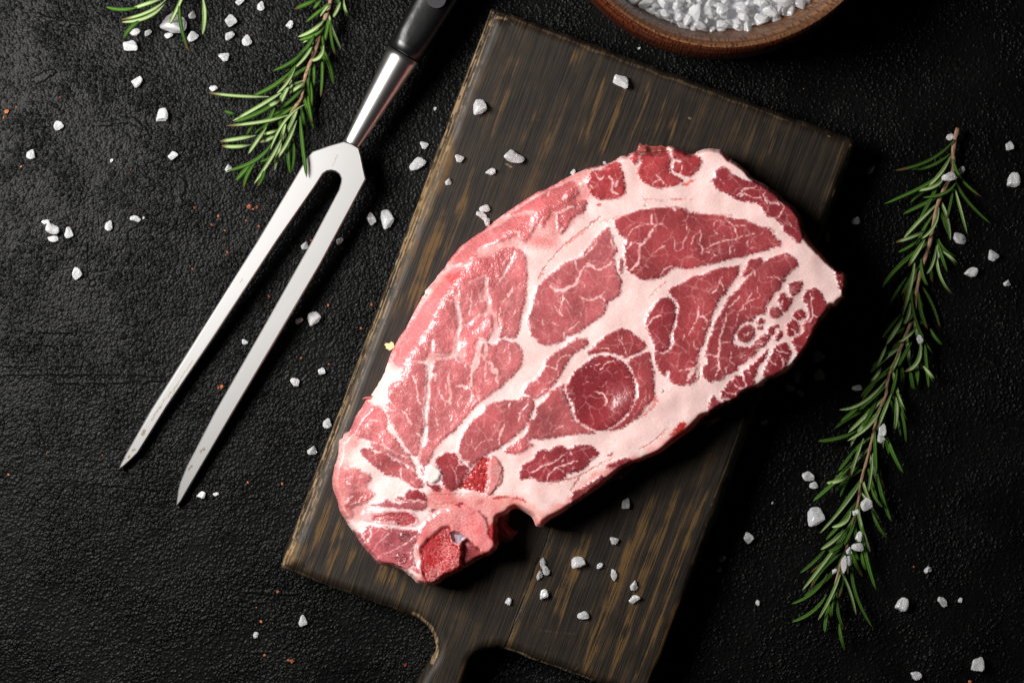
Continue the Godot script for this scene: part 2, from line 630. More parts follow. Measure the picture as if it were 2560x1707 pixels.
		out[i * 3 + 1] = int(gn)
		out[i * 3 + 2] = int(bb)
		hd[i] = ff * 0.40 + pd[i] * 0.0006 + gg * 0.25 + sp[i] * 0.0006 + t * 0.06 - jd[i] / 255.0 * 2.0
		rd[i] = int(118 + 60 * ff + 30 * t)
	col = Image.create_from_data(w, h, false, Image.FORMAT_RGB8, out)
	var m := StandardMaterial3D.new()
	m.resource_name = "stained_wood"
	m.albedo_texture = texture(col)
	m.roughness = 1.0
	m.roughness_texture = texture(Image.create_from_data(w, h, false, Image.FORMAT_L8, rd))
	m.roughness_texture_channel = BaseMaterial3D.TEXTURE_CHANNEL_RED
	m.metallic_specular = 0.4
	m.heightmap_enabled = true
	m.heightmap_texture = texture(float_image(hd, w, h))
	m.heightmap_scale = 0.013
	m.texture_repeat = true
	var joint_a := Vector2(1386, 1300)
	var joint_d := Vector2(-123, 320).normalized()
	var joint_n := Vector2(joint_d.y, -joint_d.x)
	var rim := func(px: float, py: float, d: float) -> float:
		var r := 26.0
		var left := (Vector2(px, py) - zero).dot(across)
		if left < 60.0:
			r = 40.0
		var t := clampf(1.0 - d / r, 0.0, 1.0)
		return BOARD_TOP - 0.0048 * (1.0 - sqrt(1.0 - t * t * 0.985)) * (r / 26.0)
	var which := func(px: float, py: float) -> int:
		return 0 if (Vector2(px, py) - joint_a).dot(joint_n) > 0.0 else 1
	# texture coordinates are turned into the grain's axes after the slab is built
	var made := slab(line, 5.0, 0.0, BOARD_TOP, rim, which, Vector2.ZERO, Vector2.ONE)
	var board := thing("cutting_board", "dark stained wooden cutting board with handle and worn rims under the raw steak", "cutting board")
	for p in [0, 1]:
		var arr: Array = (made[p] as ArrayMesh).surface_get_arrays(0)
		var uv: PackedVector2Array = arr[Mesh.ARRAY_TEX_UV]
		for i in uv.size():
			var b: Vector2 = at_board.call(uv[i])
			uv[i] = Vector2(b.x / w, b.y / h)
		arr[Mesh.ARRAY_TEX_UV] = uv
		var am := ArrayMesh.new()
		am.add_surface_from_arrays(Mesh.PRIMITIVE_TRIANGLES, arr)
		put("plank", am, m, board)

# ------------------------------------------------------------------ the steak
const SX := 815.0
const SY := 340.0
const SW := 1345
const SH := 1160
const STEAK_PLANE := 0.0375
# outline of each muscle, tone of its meat (display values of the meat's own colour), gloss wrinkles 0..1
func muscle_table() -> Array:
	return [
	["F 175 1120 250 1070 400 1010 560 960 740 945 880 935 1000 930 1120 960 1180 1010 1330 1015 1480 1035 1600 1040 1720 1075 1860 1090 1950 1120 2080 1180 2180 1190 2250 1270 H 1310 225 1330 275 1200 310 1060 365 940 390 850 430 740 440 620 460 500 500 380 530 240 560 100 590 0 575 G 2000 470 1900 560 1830 600 1740 610 1640 630 1540 600 1495 545 1440 540 1395 470 1370 350 1360 200 1380 90 1310 50 F 225 1240", 0],
	["G 1140 -60 1190 20 1220 120 1270 230 1230 330 1240 420 1260 520 1330 620 1320 720 1300 820 1200 890 1140 910 1130 1000 1080 1090 960 1170 830 1270 700 1340 600 1370 560 1420 480 1460 300 1480 220 1420 140 1330 110 1200 110 1080 150 950 180 830 240 700 320 620 400 560 520 450 640 380 720 360 800 320 870 230 960 120 1040 30", 1],
	["G 1310 330 1345 360 1340 470 1320 540 1300 450", 1],
	["J 40 920 100 830 200 770 260 710 290 640 330 560 370 490 460 430 540 370 640 290 760 235 860 250 900 290 860 350 760 400 680 480 620 560 570 640 530 720 470 810 380 910 330 960 200 1030 100 990", 1],
	["J 890 410 1000 310 1130 210 1250 140 1360 115 1440 150 1560 240 1640 300 1650 360 1600 400 1500 440 1430 470 1380 510 1310 470 1230 440 1100 420 980 440 880 450", 0],
	["J 1420 520 1520 470 1640 425 1700 440 1730 580 1750 720 1750 850 1760 980 1720 1060 1640 1130 1590 1220 1500 1300 1400 1370 1280 1430 1150 1440 1250 1390 1360 1300 1450 1190 1510 1060 1545 960 1520 800 1480 680 1400 540", 0],
	["J 620 850 660 760 740 660 830 580 920 510 1040 470 1160 465 1250 500 1330 540 1400 610 1460 700 1490 800 1510 930 1490 1050 1440 1170 1350 1280 1220 1390 1100 1440 1000 1440 880 1390 760 1310 700 1200 690 1100 640 1000 610 920", 2],
	["J 590 840 575 900 590 970 640 1080 670 1180 700 1280 760 1340 880 1420 990 1475 880 1490 720 1490 560 1520 280 1558 100 1540 20 1600 40 1540 90 1470 130 1330 210 1240 220 1130 290 1070 380 960 450 900 540 850", 1],
	["L 740 890 880 760 900 720 1000 660 1160 630 1220 620 1300 640 1390 590 1450 590 1530 630 1550 690 1510 780 1500 850 1440 960 1340 1060 1240 1150 1120 1230 1080 1260 980 1310 880 1370 790 1430 700 1510 660 1440 590 1400 540 1320 550 1250 590 1110 640 1010 690 940", 1],
	["B 1400 1000 1440 950 1520 900 1640 890 1680 930 1700 980 1760 1040 1820 1080 1860 1070 1820 1160 1760 1280 1700 1360 1620 1390 1540 1360 1490 1280 1470 1180 1430 1070", 2],
	["L 200 300 220 200 240 130 300 100 400 90 540 60 560 100 620 130 640 60 660 -40 740 -110 800 -90 900 -120 1000 -90 1100 -160 1200 -140 1330 -100 1400 20 1380 150 1360 200 1300 280 1180 390 1100 470 980 550 840 650 740 750 640 870 540 990 430 1080 330 1180 240 1280 200 1370 150 1470 90 1500 40 1440 30 1380 80 1240 130 1170 150 1000 150 800 170 600 180 400", 3],
	["D 1320 1230 1310 1380 1290 1480 1380 1470 1480 1500 1540 1430 1580 1250 1600 1120 1640 950 1650 800 1660 600 1640 450 1580 350 1520 330 1470 430 1430 530 1370 600 1320 700 1200 800 1150 850 1140 900 1170 960 1190 1100 1250 1180", 3],
	["A 1720 650 1700 500 1740 400 1830 380 1920 300 2050 240 2140 260 2150 380 2100 560 2000 580 1970 560 1900 640 1830 690 1720 710", 3],
	["A 1260 80 1380 30 1560 40 1650 80 1680 300 1690 420 1660 560 1640 680 1600 740 1500 790 1400 760 1370 680 1370 580 1340 580 1330 700 1290 800 1220 850 1100 840 1010 890 960 930 880 920 840 850 860 760 930 620 1040 420 1130 270 1200 150", 3],
	["D 760 900 800 800 900 770 1000 720 1100 690 1120 760 1070 900 1050 990 1110 1000 1130 1100 1080 1180 980 1220 900 1280 800 1330 780 1200 750 1080 760 980", 3],
	["D 600 640 700 570 820 540 900 500 1000 450 1100 430 1200 400 1300 330 1420 300 1500 330 1420 520 1360 600 1300 780 1150 830 1130 680 1000 700 850 780 750 880 740 1000 640 1010 540 980 450 960 400 1000 340 1060 420 880 520 760", 4],
	["D 680 470 800 330 900 200 1000 130 1100 90 1200 50 1300 10 1380 80 1330 160 1200 230 1100 270 1010 330 980 420 870 500 720 540", 4],
	["E 100 1480 200 1380 330 1290 500 1180 640 1070 760 1040 900 1030 940 1000 960 1040 1010 1100 1000 1180 930 1280 870 1380 790 1360 720 1300 640 1340 500 1400 330 1450 200 1500", 4],
	["E 650 1010 760 940 930 830 1060 760 1200 680 1330 640 1450 580 1540 640 1560 740 1500 800 1520 850 1600 840 1660 860 1620 980 1530 1030 1450 1100 1400 1200 1300 1280 1270 1140 1250 1000 1180 1050 1080 1190 1020 1160 980 1000 860 960 760 1000", 4],
	["E 1650 620 1700 520 1720 460 1850 440 1960 360 2070 340 2110 420 2140 560 2160 700 2100 800 1980 820 1830 830 1730 770 1690 690", 5],
	["F 540 330 500 430 495 490 540 570 640 640 760 680 880 665 1000 640 1080 590 1020 530 930 480 910 400 930 320 900 200 870 170 700 200 560 230 480 200 430 260 400 290 440 370 480 360 510 320", 5],
	["F 940 420 960 350 1040 340 1080 290 1200 250 1300 280 1330 340 1310 400 1240 480 1180 530 1110 520 1040 480 970 470", 5],
	["F 930 230 960 180 1050 170 1190 235 1240 250 1100 275 1050 310 970 290", 5],
	["F 1425 585 1500 550 1500 480 1560 420 1620 410 1680 450 1720 500 1800 530 1870 570 1960 590 2060 600 2200 680 2300 740 T 1320 425 1375 460 1435 515 1485 590 1505 660 1480 720 1450 750 1400 710 1360 680 1310 600 1270 575 F 2200 1050 2130 980 2110 930 2050 880 1960 860 1860 850 1760 810 1680 760 1600 730 1520 680 1480 620", 2],
	["G 1940 770 2050 700 2160 650 2260 580 H 280 665 430 600 570 570 680 550 780 535 770 620 740 700 650 820 580 930 500 1010 460 1100 420 1200 390 1320 350 1400 330 1520 I 310 418 260 500 230 640 215 760 210 830 190 910 120 950 20 955 J 2090 845 1970 820 1940 760 1955 690 1920 660 1900 720 1840 690 1790 600 1760 500 1750 420 1880 440 1960 390 2010 270 2000 180 2050 60 G 2060 1100 2070 980 2030 880", 0],
	["G 1880 850 1950 860 2010 930 2035 1000 2030 1120 2000 1250 1960 1330 1950 1380 1970 1430 1960 1500 1890 1555 1780 1550 1750 1480 1710 1370 1660 1280 1640 1200 1660 1100 1720 1000 1800 900", 2],
	["H 820 680 850 590 900 480 980 460 1080 450 1060 530 980 610 880 680", 0],
	["H 580 1060 700 900 850 740 940 650 1050 540 1180 450 1280 410 1400 385 1480 430 1540 500 1540 560 1450 620 1390 680 1370 750 1330 780 1320 840 1240 900 1190 980 1150 1050 1130 1090 1110 1170 1000 1200 940 1270 840 1290 780 1350 730 1420 700 1480 700 1560 I 705 420 760 450 890 470 900 560 880 640 800 690 740 720 760 740 700 790 640 810 600 810 580 860 520 900 450 890 430 900 380 915 330 870 290 790 310 710 350 680 350 600 330 550 350 480 370 380 410 290 H 420 1380 480 1230 560 1120", 0],
	["H 1420 790 1500 755 1600 750 1590 840 1500 940 1450 920 1420 850", 0],
	["H 1300 920 1370 900 1410 960 1490 980 1440 1060 1400 1130 1350 1140 1310 1060 1290 990", 2],
	["H 1170 1110 1240 1080 1300 1100 1340 1170 1290 1230 1200 1220", 0],
	["H 1490 1160 1580 1110 1640 1170 1640 1220 1550 1250 1490 1210", 2],
	["H 1480 1240 1540 1300 1570 1380 1540 1430 1490 1400 1500 1450 1420 1460 1400 1400 1400 1320 1450 1290", 2],
	["H 1010 1260 1060 1225 1100 1260 1090 1300 1010 1300", 0],
	["H 1010 1340 1080 1330 1080 1380 1020 1370", 0],
	["I 750 290 790 210 880 160 950 200 980 280 940 360 880 400 800 390 760 350", 0],
	["I 900 580 910 490 990 390 1060 310 1150 290 1190 330 1140 410 1080 460 1030 490 990 560 930 600", 2],
	["I 1150 210 1200 190 1250 240 1220 300 1150 280", 2],
	["I 1220 190 1290 170 1280 220", 2],
	["I 1310 240 1350 300 1300 360 1250 370 1260 320", 2],
	["I 1145 490 1130 590 1050 690 1020 720 1000 800 970 880 1000 960 1010 1005 920 1040 840 1070 820 1090 800 1130 700 1190 660 1180 640 1130 550 1120 530 1060 560 1030 600 980 640 920 690 880 700 840 760 830 820 840 830 770 900 740 920 690 1000 640", 2],
	["I 1080 800 1120 700 1170 620 1200 530 1270 440 1400 400 1430 480 1460 530 1420 620 1400 700 1340 770 1250 860 1190 880 1150 850 1090 840", 2],
	["I 380 1220 400 1130 450 1100 500 1160 560 1200 520 1260 440 1320 400 1330", 2],
	["I 560 1160 620 1150 650 1180 580 1220", 2],
	["H 1610 980 1640 900 1700 850 1780 840 1850 900 1900 1020 1960 1110 1960 1145 1880 1220 1840 1320 1760 1450 I 1690 450 1600 570 1520 670 1480 650 1530 540 1520 490 1470 400 1480 350 1590 290 1620 230 1600 170 1640 140 1690 60 1680 0 H 1670 1060", 2],
	["H 2030 580 2100 600 2190 690 2180 830 2150 940 2100 860 2060 740", 6],
	["K 420 700 430 590 480 510 580 460 620 390 700 330 800 350 860 300 960 280 1030 320 1080 320 1150 280 1260 270 1370 300 1420 350 1460 370 1400 440 1330 500 1290 560 1160 620 1080 640 1030 650 1010 700 900 740 800 750 680 750 560 690 450 720", 2],
	["K 1555 545 1640 500 1780 450 1870 460 1820 520 1700 560 1600 570", 2],
	["K 1535 410 1640 370 1600 420", 2],
	["K 1080 960 1120 890 1230 840 1370 740 1480 680 1520 690 1480 760 1340 880 1220 970 1110 1050", 6],
	["K 215 330 350 245 420 190 560 190 530 240 600 265 500 330 380 390 260 385", 4],
	["B 1290 0 1280 200 1250 350 1260 560 1220 680 1190 900 1160 950 1090 900 1000 800 930 690 880 600 820 490 770 380 760 280 790 200 780 80 A 780 1220 840 1130 950 1100 960 1000 990 930 1080 870 1200 870 1270 900 1290 1000 1300 1100", 3],
	["B 490 230 560 270 650 290 740 370 770 480 770 600 850 690 910 760 990 870 1080 910 1060 940 940 920 800 860 730 800 560 740 430 700 330 680 270 690 270 630 320 520 400 380", 3],
	["B 530 760 700 790 740 830 860 895 1050 960 1120 1040 1140 1150 1080 1100 1000 1030 890 990 810 940 780 910 660 880 580 830", 3],
	["B 430 850 540 830 610 890 720 910 780 930 850 980 960 1040 1040 1080 1120 1140 1170 1220 1240 1290 1220 1350 1150 1360 1060 1310 980 1250 880 1200 760 1190 660 1110 560 1030 470 950 420 880", 1],
	["B 1280 1260 1350 1320 1440 1320 1470 1360 1440 1410 1370 1380 1300 1310", 2],
	["B 1225 1080 1270 1100 1240 1180 1215 1130", 2],
	["B 90 1070 200 1120 300 1085 400 1110 430 1140 540 1180 560 1260 500 1340 600 1430 C 590 290 560 350 450 420 300 470 330 560 250 620 160 520 130 420 100 330 60 190", 8],
	["B 210 1200 300 1150 430 1150 540 1190 560 1260 480 1310 350 1370 230 1340 210 1260", 3],
	["C 140 420 210 390 300 280 420 260 590 290 560 340 450 400 300 440 180 480 150 470", 4],
	["C 890 370 910 320 990 300 1000 260 1060 230 1180 240 1260 290 1280 380 1180 370 1000 375", 2],
	["C 540 430 640 400 750 360 860 400 1000 385 1180 380 1280 400 1280 470 1180 500 1000 480 800 460 650 440", 7],
	["C 370 830 450 770 520 690 620 720 720 700 850 730 1000 750 1180 770 1190 860 1120 950 1100 1100 1140 1220 1040 1265 940 1250 900 1230 720 1210 640 1170 560 1080 490 1000 420 900", 7],
	["C 1090 1280 1160 1240 1200 1330 1150 1310", 4],
	]

# thin fat lines: line, width in photograph px
func vein_table() -> Array:
	return [
	["G 1450 500 1540 410 1555 300 1565 200 1590 165 F 545 1424 600 1370 660 1280 730 1170", 6.5], ["F 730 1170 680 1130 670 1060 690 1010", 3.5], ["F 730 1165 830 1150", 3.5], ["F 370 1310 430 1220 540 1170 690 1150", 2.5], ["F 400 1380 520 1420", 2.5],
	["F 400 1270 430 1200", 2.0], ["F 1120 960 1160 1020 1130 1090 1060 1110", 3.0], ["F 960 940 985 980", 7.0], ["F 1480 1150 1550 1100 1600 1110", 2.5], ["F 1500 1130 1490 1220 1560 1300", 2.5], ["F 1640 1080 1720 1150 1780 1250 1790 1340 1700 1360", 3.5],
	["F 1750 1180 1850 1170 1930 1180", 3.0], ["F 1780 1340 1900 1300 1950 1300 2060 1260", 3.5], ["F 1790 1345 1620 1370 1500 1410 1380 1480", 3.5], ["F 1940 1310 1940 1450 2060 1455", 3.0], ["F 1310 1200 1320 1330 1300 1400 1360 1490", 3.5], ["F 1130 1170 1140 1250", 2.5],
	["F 1310 1240 1220 1330 1190 1440", 2.5], ["F 1090 1390 1080 1470 990 1500 980 1350", 2.5], ["F 700 1530 760 1480 860 1440", 3.0], ["F 1740 1430 1700 1470 1720 1540", 3.0], ["F 1620 1280 1630 1350", 1.5], ["H 290 330 300 410", 5.5], ["H 320 370 420 370 450 410 510 400", 3.0], ["H 440 420 370 510", 2.0], ["H 650 330 660 410", 2.5],
	["H 700 280 720 370", 2.0], ["G 1760 270 1860 190 1960 180", 2.5], ["G 1830 560 1900 480 2000 440", 4.0], ["G 1620 430 1690 480", 2.5], ["G 2140 190 2130 130 2200 60", 3.0], ["G 1380 250 1440 170 1500 140 1590 165", 3.0],
	["G 400 690 450 755 560 770 640 720 720 680 770 600 800 520 840 460", 6.5], ["G 840 460 920 440 1000 490 1100 470 1170 430 1240 370", 5.5], ["G 560 770 575 850 540 960 530 1030 560 1110", 4.5], ["G 770 840 860 870 930 890 1040 840 1120 910", 5.0], ["G 1060 840 1120 760", 2.5], ["G 570 1310 585 1370", 5.0],
	["G 460 970 530 1090", 3.0], ["G 300 1130 310 1200 420 1180 500 1220 560 1210", 2.5], ["G 640 1280 720 1230 760 1180 800 1170", 3.0], ["G 600 870 690 1020", 2.0], ["G 690 1040 790 1050 800 1120", 2.0], ["G 830 660 850 740", 2.0], ["G 1000 100 980 180 900 250 830 330", 5.0], ["G 720 370 740 470 780 520", 5.0], ["G 1230 0 1200 120 1260 230", 5.0], ["G 870 410 950 440 980 480", 5.0],
	["J 320 610 380 605 440 630 480 640 490 570 540 490 620 460 700 460", 3.0], ["J 480 640 510 690 490 760", 2.0], ["J 220 780 260 850", 2.5], ["J 190 1020 280 950 330 900 380 910", 3.0], ["J 370 820 430 790 440 750", 2.5], ["J 250 1010 340 940", 2.0],
	["J 1230 250 1320 270 1360 360 1400 470", 3.0], ["J 1320 270 1340 200", 2.5], ["J 1060 370 1150 370 1180 410", 2.5], ["J 1640 920 1640 1030 1660 1110", 3.0], ["J 1480 1200 1490 1310", 2.5], ["J 1700 960 1690 1050", 2.0],
	["J 1250 520 1140 560 1080 620 1030 680", 4.5], ["J 950 920 1080 965 1140 1030 1110 1140", 5.0], ["J 1010 860 1060 880 1110 850 1160 790", 2.5], ["J 820 850 900 805 960 830", 2.0], ["J 1380 750 1460 730", 3.0], ["J 850 620 1000 590 1090 560", 2.0], ["J 1240 700 1290 650", 2.0],
	["J 430 1475 500 1410 600 1370", 2.5], ["J 600 1090 640 1120", 2.5], ["J 650 1310 720 1310", 2.5],
	["L 1240 640 1210 750", 3.5], ["L 1160 940 1110 1040 1095 1140 1110 1240", 5.0], ["L 1480 600 1460 690 1380 780 1330 930", 3.0], ["L 1400 600 1370 650", 2.5], ["L 1320 800 1390 790 1410 850", 2.0], ["L 730 1120 760 1270 880 1160 1010 1140", 2.5], ["L 540 1310 580 1340 590 1400 660 1430 700 1420", 7.5], ["L 620 1460 540 1480 530 1560", 2.5], ["L 1040 930 1020 1000", 2.0],
	["B 1690 980 1740 1050 1820 1045", 5.0], ["B 1600 1050 1660 1160 1690 1300", 2.5],
	["A 1690 0 1690 150 1720 300 1710 450 1670 580 1650 720", 10.0], ["A 1650 740 1780 720 1810 700", 7.0], ["A 1700 780 1740 840", 14.0], ["A 1290 870 1310 1000 1310 1150 B 1300 100 1270 300 1270 480 1280 620 1230 690", 11.0], ["B 1170 650 1230 690 1280 680", 7.0], ["B 1230 690 1210 850 1170 980", 5.5],
	["B 1290 700 1340 770", 3.0], ["A 1290 870 1370 770 1460 800 1600 770", 11.0], ["A 1000 890 1100 840", 8.0], ["A 1400 1010 1400 1100", 9.0], ["L 300 470 340 600 410 640 440 620 450 500 430 400 440 280", 6.0], ["L 410 640 370 720", 3.0], ["L 440 620 450 690", 4.0], ["L 520 440 640 460 700 470", 8.0], ["L 730 290 730 420 700 480 740 560 720 640 640 740", 5.0],
	["L 740 560 770 590", 3.0], ["L 870 40 920 120 990 140 1010 220 1060 250 1060 370 1100 410", 6.0], ["L 920 120 910 300 890 360", 4.5], ["L 1230 0 1230 110", 3.0], ["L 250 860 280 900 280 960", 5.0], ["L 460 870 470 920", 3.0], ["L 220 700 230 760", 4.0], ["L 1000 240 1070 240", 12.0], ["L 820 0 790 100 740 220 720 300", 9.0], ["L 380 420 400 500", 3.0], ["L 840 390 930 380 960 400", 2.5], ["L 640 220 660 130", 3.0],
	["A 1990 560 1980 700 1940 860 1880 1000", 12.0], ["A 1990 560 2060 600 2070 740 2050 820", 8.0], ["A 2150 430 2200 500 2240 360", 14.0],
	["D 1130 690 1120 820 1060 950 1120 1000 1180 1050 1130 1170 1050 1200 960 1250", 8.0], ["D 1500 360 1470 480 1390 600 1320 730 1290 800", 6.0], ["D 1480 830 1450 880 1420 960", 6.0], ["D 740 900 750 1020 760 1180 770 1320", 10.0], ["D 950 870 920 1100 905 1190", 4.5], ["D 1020 1000 990 1080", 3.0], ["D 690 560 760 530 880 540 960 460", 8.0], ["D 700 1020 560 960", 5.0], ["D 1000 390 1060 300 1180 250 1260 240", 7.0], ["D 1340 1020 1370 980", 5.0], ["D 1480 1180 1520 1130", 5.0],
	["E 760 1250 790 1350", 8.0], ["E 1000 1000 960 1100 920 1260", 9.0], ["E 1240 1010 1200 1130 1180 1280", 14.0], ["E 1490 910 1340 980 1260 1000", 6.0], ["E 1380 750 1340 830", 6.0], ["E 1560 560 1590 680 1660 790", 14.0], ["E 1180 700 1140 780", 4.0], ["E 1360 1180 1300 1250", 5.0],
	["E 1930 520 2000 600 1990 720 2090 770", 6.0], ["E 1770 480 1830 560 1900 500", 5.0], ["E 1700 640 1760 700", 4.0], ["E 2070 580 2020 680", 5.0],
	["F 720 490 800 570 880 655", 3.0], ["F 790 570 720 600 690 640", 3.0], ["F 1080 370 1065 470", 3.0], ["F 900 200 930 270 900 320", 6.0], ["F 560 230 480 350", 6.0],
	["F 1800 770 1850 740 1870 700 1920 690 2050 660", 4.5], ["F 1850 720 1960 790 2080 810 2150 760 2150 720", 3.5], ["F 2140 760 2160 840 2220 860 2340 890", 4.5], ["F 2220 850 2225 920", 4.0], ["F 1830 790 1870 760", 6.0], ["F 1560 560 1640 640", 2.0], ["T 1290 580 1330 530 1340 480 1300 455", 3.5], ["T 1220 420 1250 470 1330 480", 3.5], ["T 1370 590 1400 640", 2.5], ["T 1210 430 1240 500", 2.5],
	["H 245 1060 240 1200 200 1290 150 1390 120 1450", 4.0], ["H 240 1230 310 1215 380 1290", 4.0], ["H 560 690 530 740 480 860 400 910", 4.5], ["H 530 740 570 820 580 880", 3.0], ["H 640 640 650 720", 2.0], ["H 190 960 200 1040", 2.0], ["I 290 200 330 230", 3.0], ["I 190 370 180 440 230 470 250 460", 3.5], ["I 150 640 190 660", 3.0], ["I 0 770 150 740 220 700", 4.0], ["I 100 880 150 800 220 730", 9.0], ["J 2280 300 2290 360 2350 380", 4.0], ["J 2150 200 2130 270", 3.0],
	["G 1660 1240 1720 1150 1790 1110 1850 1090", 5.0], ["G 1660 1240 1690 1300", 5.0], ["G 1780 1520 1880 1500", 2.0],
	["H 540 1100 600 1075 660 1070 720 1010 800 935", 4.0], ["H 420 1360 490 1220 560 1080", 4.0], ["H 760 1150 745 1290", 3.0], ["H 760 1150 830 1110 840 1050 990 970 1040 970", 3.5], ["H 600 1160 605 1250 570 1330 545 1430 I 530 300 515 450 505 600 520 720 450 860", 5.0], ["I 330 570 430 565 500 610", 4.0], ["I 400 245 460 225 510 200", 4.0], ["I 640 680 610 740 600 800", 4.0], ["I 520 420 600 390 680 400", 2.5], ["H 985 620 990 690", 2.5], ["H 1150 700 1220 690 1290 710 1340 760", 3.5],
	["H 870 1010 900 960 950 880", 3.0], ["H 1140 950 1150 1050", 4.0], ["H 1000 870 1060 940", 2.5], ["I 680 520 660 640 740 700", 3.0], ["I 780 620 840 570 890 570", 2.5], ["I 540 900 580 830", 3.0], ["H 1380 390 1385 480", 2.0], ["H 820 830 760 760", 2.0], ["H 870 1130 850 1080", 2.0], ["H 1020 800 1010 900", 2.5],
	["I 830 280 880 290 900 260", 5.0], ["I 850 290 840 330", 4.0], ["I 970 500 1030 500", 2.5], ["I 1040 370 1130 400", 3.0], ["I 1010 400 1090 430", 3.0], ["I 1080 310 1160 340", 2.5], ["I 930 540 1000 560", 2.5],
	["I 690 905 730 960 830 995 880 970", 4.0], ["I 830 830 850 920 880 970", 5.0], ["I 580 1030 640 1060 750 1080", 3.5], ["I 600 1050 590 1100", 2.5], ["I 730 1050 740 1100", 2.5], ["I 880 770 930 810", 2.5], ["I 1010 650 1050 680", 2.5], ["I 1310 570 1340 600 1350 700 1330 760", 4.5], ["I 1180 640 1240 680 1290 700", 3.0], ["I 1250 480 1330 520 1420 540", 3.5], ["I 1380 600 1360 680", 4.0], ["I 1120 770 1190 790", 3.0], ["I 510 1160 540 1190 570 1220", 4.0],
	["H 1700 900 1720 970 1730 1080 1760 1190 1840 1205", 4.0], ["H 1720 970 1790 985", 3.0], ["H 1760 1185 1700 1290", 4.0], ["I 1650 330 1720 290 1740 260", 4.0], ["H 1330 1010 1350 1060", 6.0], ["H 1560 1180 1600 1220", 3.0], ["H 1460 1370 1500 1400", 5.0], ["H 2080 740 2160 830", 3.0],
	["K 560 640 640 590 720 550 880 490 960 430 1040 350", 5.0], ["K 780 740 790 660 870 590 930 550 1030 520 1110 490 1170 470", 4.5], ["K 1060 350 1100 400", 4.0], ["K 870 560 960 600 1000 640", 3.0], ["K 1120 540 1110 610", 3.5], ["K 740 400 720 470", 2.0], ["K 1340 480 1420 420", 6.0], ["K 940 500 1010 450", 3.0], ["K 1270 920 1300 880", 4.0], ["K 1180 1010 1140 1040", 4.0],
	["B 1150 0 1170 150 1195 235 1250 275", 4.5], ["B 970 350 1050 430 1060 480 1110 530", 5.0], ["A 1100 1040 1150 1150", 5.0], ["B 1020 400 1080 390", 3.0], ["B 770 210 860 260", 4.0], ["B 760 300 870 360", 3.5], ["B 600 640 660 660 710 710", 3.0], ["B 720 700 740 800 860 890 960 930 1070 950", 4.0], ["B 780 930 850 975 960 1020", 5.0], ["B 950 1090 960 1200 980 1250", 4.0], ["B 1010 1070 1090 1110 1140 1170", 4.5], ["B 690 1020 680 1060", 2.5], ["B 540 460 720 500", 3.5],
	["B 400 1220 470 1200", 4.0], ["B 240 1280 300 1310", 4.0], ["C 290 360 200 420", 5.0], ["C 470 280 400 380 280 440", 4.0], ["C 330 300 260 370", 4.0], ["C 1000 300 1010 380", 4.0], ["C 890 375 1030 370 1180 375 1280 390", 5.0],
	["C 830 740 820 780 640 940 560 1080", 3.0], ["C 1180 800 1060 900 900 1000 700 1080", 3.0], ["C 540 720 560 850 450 950", 5.0], ["C 420 760 470 880", 4.0], ["C 720 700 800 760 830 740", 5.0], ["C 930 1220 900 1160", 5.0], ["C 1150 1230 1060 1260", 5.0], ["C 1090 1030 1080 1140", 4.0], ["C 620 1170 700 1060", 4.0], ["C 490 800 430 870", 4.0],
	]

